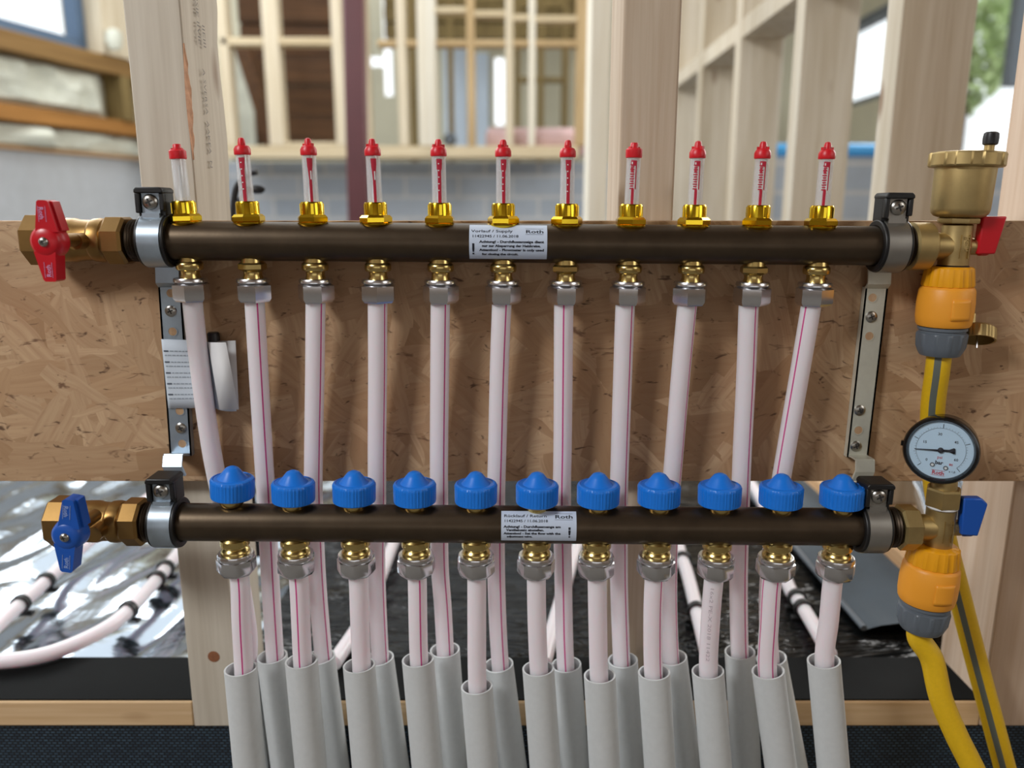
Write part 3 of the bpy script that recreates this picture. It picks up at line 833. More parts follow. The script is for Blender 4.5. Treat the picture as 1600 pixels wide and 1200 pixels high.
def scale_mesh(kind):
    mb = MB(); r = 0.00578
    def band(z0, z1, w0, w1, off=0.0, mat=0, rr=r):
        mb.patch(lambda u, v: Vector((rr * math.sin(((off + (w0 + (w1 - w0) * v) * (u - 0.5)) / rr)), -rr * math.cos(((off + (w0 + (w1 - w0) * v) * (u - 0.5)) / rr)), z0 + (z1 - z0) * v)), 5, 6, mat)
    if kind == 0:          # pointer that widens to the top
        band(0.031, 0.0475, 0.0022, 0.0022); band(0.0475, 0.0575, 0.0020, 0.0038); band(0.0575, 0.0640, 0.0040, 0.0046)
        band(0.0480, 0.0545, 0.0010, 0.0010, 0.0004, 1, r + 0.0002)
    elif kind == 1:
        band(0.031, 0.0560, 0.0026, 0.0028); band(0.0560, 0.0640, 0.0040, 0.0046)
        for q in range(5): band(0.0400 + q * 0.005, 0.0408 + q * 0.005, 0.0010, 0.0010, -0.0006, 1, r + 0.0002)
    else:                  # ruler seen from the side: line, ticks and figures
        band(0.031, 0.0425, 0.0022, 0.0022, -0.0001); band(0.0425, 0.0640, 0.0009, 0.0009, 0.0020)
        for q in range(11): band(0.0425 + q * 0.0018, 0.0434 + q * 0.0018, 0.0026 if q % 2 else 0.0034, 0.0026 if q % 2 else 0.0034, -0.0010)
        band(0.0600, 0.0640, 0.0038, 0.0042, -0.0002)
        band(0.0612, 0.0630, 0.0008, 0.0008, -0.0012, 1, r + 0.0002)
        band(0.0555, 0.0585, 0.0016, 0.0018, -0.0012)
    return mb.mesh('scale', [M['print'], M['white']])
me_scale = [scale_mesh(q) for q in range(3)]
me_rod = MB().lathe([(0.0009, 0.030), (0.0009, 0.062), (0.0018, 0.063), (0.0018, 0.065)], 10).mesh('indicator_rod', M['print'])
me_rod0 = MB().lathe([(0.0009, 0.030), (0.0009, 0.058)], 10).mesh('indicator_rod', M['white'])

mb = MB()       # supply outlet body
mb.lathe([(0.0086, -0.0130), (0.0090, -0.0160), (0.0104, -0.0172), (0.0107, -0.0185), (0.0107, -0.0212), (0.0100, -0.0226), (0.0075, -0.0236), (0.0072, -0.0262), (0.0082, -0.0290), (0.0086, -0.0325)], 36)
me_out_s = mb.mesh('outlet_fitting', M['brass'])
mb = MB()       # brass body with a hexagonal collar
mb.lathe([(0.0086, -0.0130), (0.0090, -0.0165)], 36)
mb.lathe([(0.0098, -0.0165), (0.0112, -0.0180), (0.0112, -0.0215), (0.0098, -0.0228)], 6)
mb.lathe([(0.0090, -0.0226), (0.0075, -0.0238), (0.0072, -0.0262), (0.0082, -0.0290), (0.0086, -0.0325)], 36)
me_out_h = mb.mesh('outlet_fitting', M['brass'])
mb = MB()
mb.lathe([(0.0090, -0.0290), (0.0128, -0.0292), (0.0134, -0.0302), (0.0134, -0.0322), (0.0120, -0.0330)], 40)
mb.lathe([(0.0122, -0.0330), (0.0146, -0.0346), (0.0146, -0.0452), (0.0126, -0.0480), (0.0084, -0.0486)], 6)
me_nut_s = mb.mesh('compression_nut', M['nickel'])
mb = MB()       # return outlet body
mb.lathe([(0.0100, -0.0120), (0.0118, -0.0140), (0.0120, -0.0172), (0.0118, -0.0190), (0.0096, -0.0202), (0.0094, -0.0212), (0.0112, -0.0232), (0.0118, -0.0254), (0.0112, -0.0280), (0.0100, -0.0300)], 36)
me_out_r = mb.mesh('outlet_fitting', M['brass'])
mb = MB()
mb.lathe([(0.0106, -0.0262), (0.0118, -0.0258), (0.0142, -0.0262), (0.0148, -0.0280), (0.0146, -0.0300), (0.0130, -0.0304)], 40, rf=lambda a, r, z: r * (1 + (0.012 * math.cos(a * 24) if r > 0.0125 else 0)))
mb.lathe([(0.0132, -0.0296), (0.0158, -0.0312), (0.0158, -0.0408), (0.0136, -0.0440), (0.0084, -0.0448)], 8)
me_nut_r = mb.mesh('compression_nut', M['nickel'])
mb = MB()       # return valve insert under the cap
mb.lathe([(0.0082, 0.0118), (0.0096, 0.0140), (0.0100, 0.0166), (0.0126, 0.0174), (0.0126, 0.0230), (0.0100, 0.0240)], 36)
me_ins = mb.mesh('valve_insert', M['brass'])
mb = MB()
def kn(a, r, z):
    w = 1.0 if 0.0205 < z < 0.0335 and r > 0.016 else 0.0
    return r * (1 + w * 0.010 * (1 if math.cos(a * 40) > 0 else -1))
prof = [(0.0132, 0.0188), (0.0160, 0.0188), (0.0170, 0.0196), (0.0171, 0.0212), (0.0172, 0.0318), (0.0173, 0.0334), (0.0166, 0.0350), (0.0152, 0.0356), (0.0146, 0.0350),
        (0.0118, 0.0352), (0.0096, 0.0376), (0.0070, 0.0412), (0.0050, 0.0436), (0.0026, 0.0448), (0.0006, 0.0451)]
mb.lathe(prof, 160, rf=kn)
me_bcap = mb.mesh('protective_cap', M['blue'], 30)

def bar_parts(root, x0, x1, xt0, xt1, r=RB):
    mb = MB(); mb.lathe([(r - 0.0008, x0), (r, x0 + 0.001), (r, x1 - 0.001), (r - 0.0008, x1)], 64, M=AX)
    mb.build('bar', M['bar'], root)
    for a, b_ in ((xt0, x0), (x1, xt1)):
        pr = []; n = int(abs(b_ - a) / 0.0011)
        for i in range(n + 1):
            x = a + (b_ - a) * i / n
            pr.append((r + (0.0013 if i % 2 else 0.0002), x))
        MB().lathe(pr, 40, M=AX).build('threaded_end', M['thread'], root)

SUP = thing('supply_manifold', 'bronze upper supply manifold with eleven red capped flow meters', 'manifold', SM)
RET = thing('return_manifold', 'bronze lower return manifold with eleven blue caps', 'manifold', RM)
XS0, XS1 = (246 - 786.5) * KS, (1384 - 786.5) * KS
bar_parts(SUP, (238 - 786.5) * KS, (1402 - 786.5) * KS, (208 - 786.5) * KS, (1424 - 786.5) * KS)
bar_parts(RET, (262 - 838.5) * KR, (1368 - 838.5) * KR, (231 - 838.5) * KR, (1396 - 838.5) * KR)

SPX = [293.5 + 98.6 * i for i in range(11)]
RPX = [365 + 94.7 * i for i in range(11)]
sx = [(p - 786.5) * KS for p in SPX]; rx = [(p - 838.5) * KR for p in RPX]
dev = [-5, -4.5, -2, -3, -1, -1, -1, 1.5, 0, 0.5, 0]
kinds = [None, 1, 0, 0, 1, 1, 1, 2, 2, 2, 2]
for i in range(11):
    lean = dev[i] / 143
    Mm = T(sx[i], 0, 0 if i else -0.0065 * 0) @ RY(lean)
    fmx = inst('flow_meter', me_tube, SUP, Mm, 'clear sight tube')
    inst('base_nut', me_base, fmx, RZ(0.35 * i + 0.15))
    if i == 0:
        inst('cap', me_cap_sq, fmx, T(0, 0, -0.0035))
        inst('indicator_rod', me_rod0, fmx, None, 'clear empty tube without a red scale')
    else:
        inst('cap', me_cap_sq if i == 7 else me_cap, fmx, RZ(0.5 * i))
        inst('scale', me_scale[kinds[i]], fmx, RZ([0, -0.1, 0.15, 0.12, 0.1, 0.06, 0.1, 0, -0.05, 0.05, 0][i] - math.atan((SPX[i] - 800) / FPX) * 0.6))
        inst('indicator_rod', me_rod, fmx)
    of = inst('outlet_fitting', me_out_h if i in (1, 6, 9) else me_out_s, SUP, T(sx[i], 0, 0) @ RZ(0.4 * i))
    inst('compression_nut', me_nut_s, of, RZ([0.52, 0.9, 1.05, 0.6, 1.0, 0.95, 1.05, 0.95, 0.2, 0.75, 0.55][i] - 0.4 * i))
    # return side
    ins = inst('valve_insert', me_ins, RET, T(rx[i], 0, 0.0032 if i == 0 else 0))
    inst('protective_cap', me_bcap, ins, RZ(0.3 * i) @ RY([0.05, 0.03, 0.02, 0, 0, 0, 0, 0.02, 0.03, 0.02, 0.02][i]))
    of = inst('outlet_fitting', me_out_r, RET, T(rx[i], 0, 0))
    inst('compression_nut', me_nut_r, of, RZ(0.3 + 0.27 * i))

# stickers on the bars --------------------------------------------------
def sticker(root, name, k, x0, x1, a0, a1, lines, mark, logo_x, logo_w, top):
    """x in m along the bar, angles from the front upward; lines: (text, x, arc angle of baseline, size, bold)"""
    r = RB + 0.00025
    f = lambda u, v: Vector((x0 + (x1 - x0) * u, -r * math.cos(a0 + (a1 - a0) * v), r * math.sin(a0 + (a1 - a0) * v)))
    mb = MB(); mb.patch(f, 8, 28)
    o = mb.build('label_sticker', M['label'], root, label=name)
    mt = MB(); r2 = r + 0.00012
    def put(geo, x, a, sxs=1.0):
        v, fc = geo
        mt.add([(x + p[0] * sxs, -r2 * math.cos(a + p[1] / r2), r2 * math.sin(a + p[1] / r2)) for p in v], fc)
    def line(x, xb, a, th):
        n = 2
        mt.patch(lambda u, v: Vector((x + (xb - x) * u, -r2 * math.cos(a + th * v / r2), r2 * math.sin(a + th * v / r2))), n, 1)
    for s, x, a, size, w, bold in lines:
        g = text_geo(s, size, 0.00012 if bold else 0.00005)
        put(g, x, a, w / text_width(s, size, 0.00012 if bold else 0.00005))
    s, x, a, w = mark
    put(([(-0.0009, 0.0028), (0.0009, 0.0028), (0.0006, 0.0), (-0.0006, 0.0), (-0.0009, 0.0068), (0.0009, 0.0068)], [(0, 3, 2, 1), (4, 0, 1, 5)]), x, a, w)
    put(([(-0.0007, -0.0022), (0.0007, -0.0022), (0.0007, -0.0008), (-0.0007, -0.0008)], [(0, 1, 2, 3)]), x, a, w)
    g = text_geo('Roth', 0.0042, 0.00008)
    put(g, logo_x, top, logo_w / text_width('Roth', 0.0042, 0.00008))
    line(logo_x, logo_x + logo_w, top + 0.0040 / r2, 0.00025); line(logo_x, logo_x + logo_w, top - 0.0012 / r2, 0.00025)
    mt.build('lettering', M['textink'], o, label='dark printed lettering')

EL_S = -math.radians(2.2)
def aS(py): return math.asin(max(-1, min(1, (381 - py) * KS / 1.0 / RB))) + math.radians(2.2)
def aR(py): return math.asin(max(-1, min(1, (820 - py) * KR * 0.975 / RB))) + math.radians(22.3)
xS = lambda px: (px - 786.5) * KS * 0.976 + (800 - 786.5) * 0
xR = lambda px: (px - 838.5) * KR * 0.976
def xs_(px): return (at(px, 380, SYD - RB).x - S0.x)
def xr_(px): return (at(px, 819, RYD - RB).x - R0.x)
d_ = math.radians
sl = [('Vorlauf / Supply', 736, 365, 0.0034, 65, False), ('11422945 / 11.06.2018', 737, 372.5, 0.0030, 73, False),
      ('Achtung! - Durchflussanzeige dient', 749, 380.5, 0.0026, 101, True), ('nur zur Absperrung der Heizkreise.', 753, 386.5, 0.0026, 92, True),
      ('Attention! - Flowmeter is only used', 749, 392.5, 0.0026, 101, True), ('for closing the circuit.', 753, 398.5, 0.0026, 57, True)]
sticker(SUP, 'white printed label on the upper bar', KS, xs_(733), xs_(855), aS(404.5), aS(354),
        [(s, xs_(px), aS(py), sz, w * KS * 0.976, b_) for s, px, py, sz, w, b_ in sl], ('!', xs_(739.5), aS(394), 1.0), xs_(821), 28 * KS * 0.976, aS(366))
rl = [('R\u00fccklauf / Return', 787, 809, 0.0034, 67, False), ('11422945 / 11.06.2018', 787, 816.5, 0.0030, 69, False),
      ('Achtung! - Durchflussmenge am', 787, 825, 0.0026, 89, True), ('Ventileinsatz einstellen.', 791, 830, 0.0026, 59, True),
      ('Attention! - Set the flow with the', 787, 835, 0.0026, 89, True), ('adjustment valve.', 792, 839.5, 0.0024, 40, True)]
sticker(RET, 'white printed label on the lower bar', KR, xr_(783), xr_(901), aR(844.5), aR(799.5),
        [(s, xr_(px), aR(py), sz, w * KR * 0.976, b_) for s, px, py, sz, w, b_ in rl], ('!', xr_(890), aR(836), 1.0), xr_(867), 28 * KR * 0.976, aR(810.5))

# ------------------------------------------------------------------ pipes and sleeves
YBK = 0.648
# (px,py) centre lines read along each pipe
sup = [[(298, 440), (301, 475), (313, 580), (330, 700), (346, 780), (368, 870), (388, 990), (386, 1060)],
       [(396, 440), (398, 475), (404, 580), (411, 700), (416, 780), (422, 900), (428, 1000), (432, 1060)],
       [(493, 440), (493, 475), (492, 580), (490, 700), (490, 780), (495, 900), (503, 1000), (509, 1060)],
       [(590, 440), (590, 475), (590, 580), (589, 700), (589, 780), (588, 880), (591, 970), (596, 1050)],
       [(688, 440), (688, 475), (687, 580), (686, 700), (686, 780), (687, 880), (692, 950), (697, 1040)],
       [(785, 440), (784, 475), (780, 580), (777, 700), (775, 780), (775, 880), (778, 980), (784, 1070)],
       [(882, 440), (881, 475), (880, 580), (879, 700), (878, 780), (880, 900), (882, 1000), (886, 1070)],
       [(979, 440), (977, 475), (973, 580), (969, 700), (967, 780), (967, 900), (970, 1000), (973, 1060)],
       [(1076, 440), (1074, 475), (1064, 580), (1054, 700), (1048, 780), (1044, 900), (1046, 1000), (1051, 1060)],
       [(1173, 440), (1170, 475), (1166, 580), (1160, 700), (1157, 780), (1154, 900), (1155, 1000), (1158, 1050)],
       [(1272, 440), (1268, 475), (1250, 580), (1229, 700), (1216, 780), (1204, 880), (1200, 950), (1205, 1040)]]
slv_b = [((381, 1047), (398, 1200)), ((425, 1025), (447, 1200)), ((500, 1026), (523, 1200)), ((592, 1028), (617, 1200)), ((695, 1015), (709, 1200)),
         ((779, 1038), (801, 1200)), ((885, 1038), (898, 1200)), ((973, 1031), (985, 1200)), ((1050, 1027), (1073, 1200)), ((1156, 1018), (1166, 1200)), ((1205, 1028), (1239, 1200))]
ret = [[(372, 885), (375, 908), (377, 970), (381, 1045)], [(466, 885), (467, 908), (470, 970), (473, 1035)], [(560, 885), (560, 908), (562, 970), (565, 1040)],
       [(653, 885), (652, 908), (653, 970), (655, 1035)], [(745, 885), (745, 908), (745, 980), (746, 1072)], [(839, 885), (838, 908), (839, 970), (842, 1045)],
       [(933, 885), (933, 908), (934, 970), (936, 1056)], [(1025, 885), (1022, 908), (1020, 970), (1021, 1052)], [(1117, 885), (1115, 908), (1110, 970), (1107, 1050)],
       [(1210, 885), (1206, 908), (1202, 970), (1199, 1050)], [(1303, 885), (1301, 908), (1295, 970), (1288, 1035)]]
slv_f = [((376, 1044), (390, 1200)), ((471, 1032), (486, 1200)), ((561, 1039), (575, 1200)), ((653, 1030), (668, 1200)), ((745, 1072), (755, 1200)), ((841, 1044), (852, 1200)),
         ((937, 1055), (945, 1200)), ((1022, 1050), (1031, 1200)), ((1106, 1048), (1119, 1200)), ((1200, 1048), (1220, 1200)), ((1287, 1032), (1302, 1200))]
st_s = [[], [4], [9], [11], [8], [7], [0], [11], [13.5], [11], [-8]]
st_r = [[-2], [-5], [], [4], [], [], [], [12], [], [-13, 9], []]
PIPE_S = ['no stripe in view', 'a thin pink stripe right of centre', 'a pink stripe right of centre', 'a pink stripe near its right edge', 'a pink stripe right of centre', 'a pink stripe right of centre',
          'a strong pink stripe down its middle', 'a pink stripe near its right edge', 'a pink stripe at its far right edge', 'a pink stripe near its right edge', 'a pink stripe left of centre']
PIPE_R = ['a pink stripe just left of centre', 'a pink stripe left of centre', 'no stripe in view', 'a pink stripe right of centre', 'no stripe, dropping to the lowest sleeve', 'no stripe in view',
          'no stripe in view', 'a faint stripe at its right edge', 'faint printed figures along it', 'two pink stripes', 'no stripe in view']
PR2 = 0.0079
def sang(off, px):
    return math.asin(max(-0.97, min(0.97, off / 15.6))) - math.atan((px - 800) / FPX)
def sleeve(top, bot, Y, dY, label, grp):
    a = at(*top, Y); b_ = at(*bot, Y + dY)
    path = to_floor([a, a.lerp(b_, 0.5), b_])
    mb = MB(); ro, ri = 0.0136, 0.0121
    tube(mb, catmull(path, 4), ro, 40, ri=ri)
    tag(mb.build('pipe_sleeve', M['sleeve']), label, 'sleeve', grp)
    return path
for i in range(11):
    # sleeves first: their axes carry the pipe ends
    pb = sleeve(slv_b[i][0], slv_b[i][1], YBK, 0.0, 'grey sleeve in the back row around the pipe from the %s flow meter' % ORD[i], 'grey sleeves, back row')
    pf = sleeve(slv_f[i][0], slv_f[i][1], RYD - 0.002, -0.004, 'grey sleeve in the front row around the pipe from the %s blue cap' % ORD[i], 'grey sleeves, front row')
    P = []
    for k, (px, py) in enumerate(sup[i]):
        Y = SYD + (YBK - SYD) * min(1, max(0, (py - 475) / 270))
        if k == 0:
            p = SM @ Vector((sx[i], 0, -0.036)); P.append(Vector(p)); continue
        P.append(at(px, py, Y))
    e = pb[0].lerp(pb[-1], 0.14 if i != 1 else 0.13)
    P = [p for p in P if p.z > e.z + 0.02] + [e, pb[0].lerp(pb[-1], 0.45), pb[-1]]
    o = tube(MB(), catmull(P, 8), PR2, 24, [sang(s, sup[i][3][0]) for s in st_s[i]]).build('heating_pipe', [M['pex'], M['stripe']])
    tag(o, 'white supply pipe under the %s flow meter, %s' % (ORD[i], PIPE_S[i]), 'pipe', 'white supply pipes')
    P = []
    for k, (px, py) in enumerate(ret[i]):
        if k == 0:
            P.append(Vector(RM @ Vector((rx[i], 0, -0.030)))); continue
        P.append(at(px, py, RYD - 0.001))
    e = pf[0].lerp(pf[-1], 0.14)
    P = [p for p in P if p.z > pf[0].z + 0.02] + [at(*ret[i][-1], RYD - 0.001), e, pf[0].lerp(pf[-1], 0.45), pf[-1]]
    P.sort(key=lambda p: -p.z)
    cm = catmull(P, 8)
    o = tube(MB(), cm, PR2, 24, [sang(s, ret[i][1][0]) for s in st_r[i]]).build('heating_pipe', [M['pex'], M['stripe']])
    tag(o, 'white return pipe under the %s blue cap, %s' % (ORD[i], PIPE_R[i]), 'pipe', 'white return pipes')
    if i == 8:      # faint printed figures down this pipe
        mt = MB(); v, f = text_geo('16x2 PE-X 2018 11422', 0.004)
        z0, z1 = at(1115, 910, RYD).z, at(1110, 1025, RYD).z
        a0 = sang(-1, 1115); w = text_width('16x2 PE-X 2018 11422', 0.004)
        up = [p for p in cm]
        def axis(z):
            for q in range(len(up) - 1):
                if up[q].z >= z >= up[q + 1].z: return up[q].lerp(up[q + 1], (up[q].z - z) / max(1e-6, up[q].z - up[q + 1].z))
            return up[-1]
        vs = []
        for p in v:
            z = z0 + (z1 - z0) * p[0] / w; c = axis(z); a = a0 + (p[1] - 0.0015) / PR2
            vs.append((c.x + (PR2 + 0.0002) * math.sin(a), c.y - (PR2 + 0.0002) * math.cos(a), z))
        mt.add(vs, f); mt.build('printed_marking', M['ink'], o, label='faint grey printing')

# ------------------------------------------------------------------ wall brackets with clamps
def cross_screw(mb, r, h, mat=0, dmat=1, M_=None, rot=0.4):
    mb.lathe([(r * 0.96, 0), (r, h * 0.35), (r * 0.8, h * 0.8), (r * 0.4, h), (0.0003, h)], 28, mat, M_)
    m2 = (M_ if M_ is not None else Matrix()) @ RZ(rot)
    mb.box(-r * 0.5, r * 0.5, -r * 0.11, r * 0.11, h * 0.75, h * 1.03, dmat, m2)
    mb.box(-r * 0.11, r * 0.11, -r * 0.5, r * 0.5, h * 0.75, h * 1.03, dmat, m2)
mb = MB(); mb.ring(0.0212, 0.0193, -0.0086, 0.0086, 64, 0, AX)
mb.prism([(-0.0068, 0.0195), (0.0068, 0.0195), (0.0068, 0.0375), (0.0055, 0.0390), (-0.0055, 0.0390), (-0.0068, 0.0375)], -0.0092, -0.0074)
mb.prism([(-0.0068, 0.0175), (0.0068, 0.0175), (0.0068, 0.0215), (-0.0068, 0.0215)], -0.0112, -0.0075)
mb.box(-0.0068, 0.0068, 0.0128, 0.0144, 0.0150, 0.0385)
def clamp_mesh(m): return mb.mesh('clamp', m)
me_clamp_l = clamp_mesh(M['galv']); me_clamp_r = clamp_mesh(plain('dull_zinc', (168, 166, 160), 0.38, 0.9, 0.1, 80))
mb2 = MB()
mb2.ring(0.0192, 0.0155, -0.0088, 0.0088, 56, 0, AX)
for s in (-1, 1): mb2.ring(0.0205, 0.0155, s * 0.0088, s * 0.0112, 56, 0, AX)
mb2.box(-0.0108, 0.0108, -0.0073, 0.0090, 0.0190, 0.0398)
mb2.prism([(-0.0112, 0.0366), (0.0112, 0.0366), (0.0112, 0.0392), (0.0094, 0.0412), (-0.0094, 0.0412), (-0.0112, 0.0392)], -0.0130, 0.0092)
mb2.box(-0.0111, -0.0074, -0.0122, -0.0070, 0.0215, 0.0370)
mb2.box(0.0074, 0.0111, -0.0116, -0.0070, 0.0235, 0.0370)
me_rub = mb2.mesh('rubber_lining', M['rubber'])
mb3 = MB(); cross_screw(mb3, 0.0060, 0.0034)
me_scr = mb3.mesh('clamp_screw', [M['steel'], M['dark']])
mb3 = MB(); cross_screw(mb3, 0.0048, 0.0016); me_wscr = mb3.mesh('wood_screw', [M['steel'], M['dark']])

def bracket(label, side, rail_top, rail_bot, w, mat, cl_s, cl_r, screws, holes):
    YR = 0.6597
    base = at(rail_bot[0], rail_bot[1], YR)
    BM = T(*base); inv = BM.inverted()
    root = thing('manifold_bracket', label, 'bracket', BM)
    t = at(*rail_top, YR)
    mb = MB()
    hw = w / 2; dep = 0.0062
    tx, tz = t.x - base.x, t.z - base.z
    def strip(pts, x_of, th=0.0018, ww=hw):
        """bent flat strip: pts in (y,z) of the root frame"""
        n = len(pts); vs = []
        for (y, z) in pts:
            x = x_of(z)
            vs += [(x - ww, y, z), (x + ww, y, z), (x + ww, y + th, z + th * 0.6), (x - ww, y + th, z + th * 0.6)]
        fs = [(0, 1, 2, 3), (4 * n - 1, 4 * n - 2, 4 * n - 3, 4 * n - 4)]
        for i in range(n - 1):
            for k in range(4):
                fs.append((i * 4 + k, i * 4 + (k + 1) % 4, i * 4 + 4 + (k + 1) % 4, i * 4 + 4 + k))
        mb.add(vs, fs)
    sl = tx / tz
    xo = lambda z: sl * z
    bs, br = inv @ (SM @ Vector((cl_s, 0.0205, 0))), inv @ (RM @ Vector((cl_r, 0.0205, 0)))
    bst = inv @ (RM @ Vector((cl_r, 0.0270, 0.034)))
    # channel: face and two flanges back to the board
    strip([(-dep, 0.0), (-dep, tz)], xo)
    for s in (-1, 1):
        vs = []
        for z in (0.0, tz):
            x = xo(z) + s * hw; xi = x - s * 0.0016
            vs += [(x, -dep, z), (x, 0, z), (xi, 0, z), (xi, -dep, z)]
        mb.add(vs, [(0, 1, 2, 3), (7, 6, 5, 4)] + [(k, (k + 1) % 4, (k + 1) % 4 + 4, k + 4) for k in range(4)])
    # upper and lower offset bends reaching out to the clamps
    xs_off = bs.x; xr_off = bst.x
    strip([(-dep, tz - 0.001), (-dep - 0.0045, tz + 0.0030), (-dep - 0.0045, tz + 0.008), (-dep - 0.003, bs.z + 0.006)],
          lambda z: xo(tz) + (xs_off - xo(tz)) * min(1, max(0, (z - tz) / 0.03)), 0.0018, hw)
    strip([(-dep, 0.001), (bst.y + 0.006, bst.z + 0.012), (bst.y, bst.z + 0.004), (bst.y, bst.z - 0.004)],
          lambda z: xr_off * min(1, max(0, -z / 0.02)), 0.0018, hw * 0.85)
    for (px, py) in holes:
        h = inv @ at(px, py, YR - dep)
        mb.ring(0.0043, 0.0035, 0, 0.0004, 24, 0, T(h.x, -dep - 0.0001, h.z) @ AY)
        mb.lathe([(0.0036, 0), (0.0036, 0.0003)], 24, 1, T(h.x, -dep - 0.00005, h.z) @ AY)
    mb.build('rail', [mat, M['osb']], root, angle=30)
    for (px, py) in screws:
        h = inv @ at(px, py, YR - dep)
        inst('wood_screw', me_wscr, root, T(h.x, -dep - 0.0001, h.z) @ AY)
    for FM, x, me in ((SM, cl_s, None), (RM, cl_r, None)):
        c = inst('clamp', me_clamp_l if side == 'l' else me_clamp_r, root, inv @ FM @ T(x, 0, 0) @ RX(0.0))
        rl_ = inst('rubber_lining', me_rub, c); bv = rl_.modifiers.new('bevel', 'BEVEL'); bv.width = 0.0009; bv.segments = 2; bv.limit_method = 'ANGLE'; bv.angle_limit = 0.7; inst('clamp_screw', me_scr, c, T(0, -0.0092, 0.0300) @ AY)
    return root
clS_l, clS_r = (249 - 786.5) * KS, (1388 - 786.5) * KS
clR_l, clR_r = (265 - 838.5) * KR, (1359 - 838.5) * KR
bracket('zinc plated wall bracket holding the left ends of both manifold bars', 'l', (270, 446), (287, 709), 0.0192, M['galv'], clS_l, clR_l,
        [(267, 486), (283, 669)], [(267, 458), (270, 518), (281, 642), (285, 693)])
bracket('yellowish zinc wall bracket holding the right ends of both manifold bars', 'r', (1365, 448), (1335, 711), 0.0188, M['galvw'], clS_r, clR_r,
        [(1361, 495), (1343, 641), (1337, 697)], [(1363, 465), (1358, 525), (1341, 672)])

# ------------------------------------------------------------------ ball valves on the left
mbh = MB()
mbh.lathe([(0.0035, 0.0000), (0.0085, 0.0004), (0.0112, 0.0026), (0.0122, 0.0070), (0.0122, 0.0125), (0.0100, 0.0145), (0.0040, 0.0145)], 40, M=RX(-PI / 2))
mbh.prism([(-0.0060, 0.0070), (-0.0030, 0.0280), (-0.0016, 0.0292), (0.0036, 0.0292), (0.0050, 0.0282), (0.0100, 0.0070)], 0.0012, 0.0135)
mbh.prism([(0.0020, 0.0291), (0.0066, 0.0284), (0.0116, 0.0080), (0.0040, 0.0070)], 0.0046, 0.0140)
mbh.prism([(0.0070, -0.0070), (0.0056, -0.0272), (0.0044, -0.0284), (-0.0022, -0.0284), (-0.0036, -0.0272), (-0.0086, -0.0070)], 0.0012, 0.0135)
me_handle_r = mbh.mesh('lever_handle', M['red']); me_handle_b = mbh.mesh('lever_handle', M['navy'])
mbt = MB()
v, f = text_geo('Roth', 0.0052, 0.00006); w = text_width('Roth', 0.0052, 0.00006)
mbt.add([(-0.0016 + p[1] * 0.9, 0.0009, 0.0245 - p[0] * 0.85) for p in v], f)
mbt.add([(0.0026 - p[1] * 0.9, 0.0009, -0.0250 + p[0] * 0.85) for p in v], f)
for x in (-0.0024, 0.0028): mbt.box(x, x + 0.00025, 0.0009, 0.0011, 0.0140, 0.0250)
for x in (-0.0020, 0.0034): mbt.box(x, x + 0.00025, 0.0009, 0.0011, -0.0255, -0.0145)
me_hl_r = mbt.mesh('handle_lettering', M['pale']); me_hl_b = mbt.mesh('handle_lettering', M['palebl'])
mbs = MB(); cross_screw(mbs, 0.0034, 0.0022); me_hs = mbs.mesh('handle_screw', [M['steel'], M['dark']])
def ball_valve(FM, px0, K, fac, marks, hub, hubY, rot, col, label):
    X = lambda px: (800 + (px - 800) * fac - px0) * K
    h0, h1, b1, n0, n1, t1 = [X(p) for p in marks]
    root = thing('ball_valve', label, 'valve', FM @ T(h0, 0, 0))
    q = lambda lst: [(r, x - h0) for r, x in lst]
    mb = MB()
    mb.lathe(q([(0.0150, h0 - 0.0006), (0.0192, h0), (0.0209, h0 + 0.0016), (0.0209, h1 - 0.0018), (0.0192, h1)]), 8, 0, AX, phase=PI / 8)
    mb.lathe(q([(0.0168, h1), (0.0172, h1 + 0.010), (0.0172, h1 + 0.016), (0.0160, h1 + 0.020), (0.0158, b1 - 0.010), (0.0170, b1 - 0.008), (0.0174, b1 - 0.003), (0.0166, b1), (0.0140, b1 + 0.003), (0.0140, n0 + 0.001)]), 48, 0, AX)
    mb.lathe([(0.0062, -0.012), (0.0062, 0.0270)], 24, 0, T(FM.inverted().__matmul__(at(hub[0], hub[1], hubY)).x - h0, 0, 0) @ AY)
    mb.build('valve_body', M['valvebrass'], root, angle=20)
    mb = MB()
    mb.lathe(q([(0.0150, n0 - 0.0003), (0.0178, n0), (0.0197, n0 + 0.0022), (0.0197, n1 - 0.0022), (0.0180, n1)]), 8, 0, AX, phase=PI / 8)
    mb.build('union_nut', M['valvebrass'], root, angle=20)
    hm = (FM @ T(h0, 0, 0)).inverted() @ T(*at(hub[0], hub[1], hubY)) @ RY(rot)
    ho = inst('lever_handle', me_handle_r if col == 'r' else me_handle_b, root, hm, 'red lever handle' if col == 'r' else 'dark blue lever handle')
    inst('handle_screw', me_hs, ho, T(0, 0.0002, 0) @ AY)
    inst('handle_lettering', me_hl_r if col == 'r' else me_hl_b, ho)
    mb = MB(); mb.lathe([(0.0050, 0), (0.0050, 0.030)], 20, 0, T(0, 0.0140, 0) @ RX(-PI / 2)); mb.build('spindle', M['valvebrass'], ho)
    return root
ball_valve(SM, 786.5, KS, 0.967, (25, 66, 146, 150, 184, 208), (68, 378), 0.570, 0.02, 'r', 'brass ball valve with red handle at the left end of the upper bar')
ball_valve(RM, 838.5, KR, 0.965, (60, 101, 172, 176, 208, 231), (101, 840), 0.540, 0.14, 'b', 'brass ball valve with dark blue handle at the left end of the lower bar')

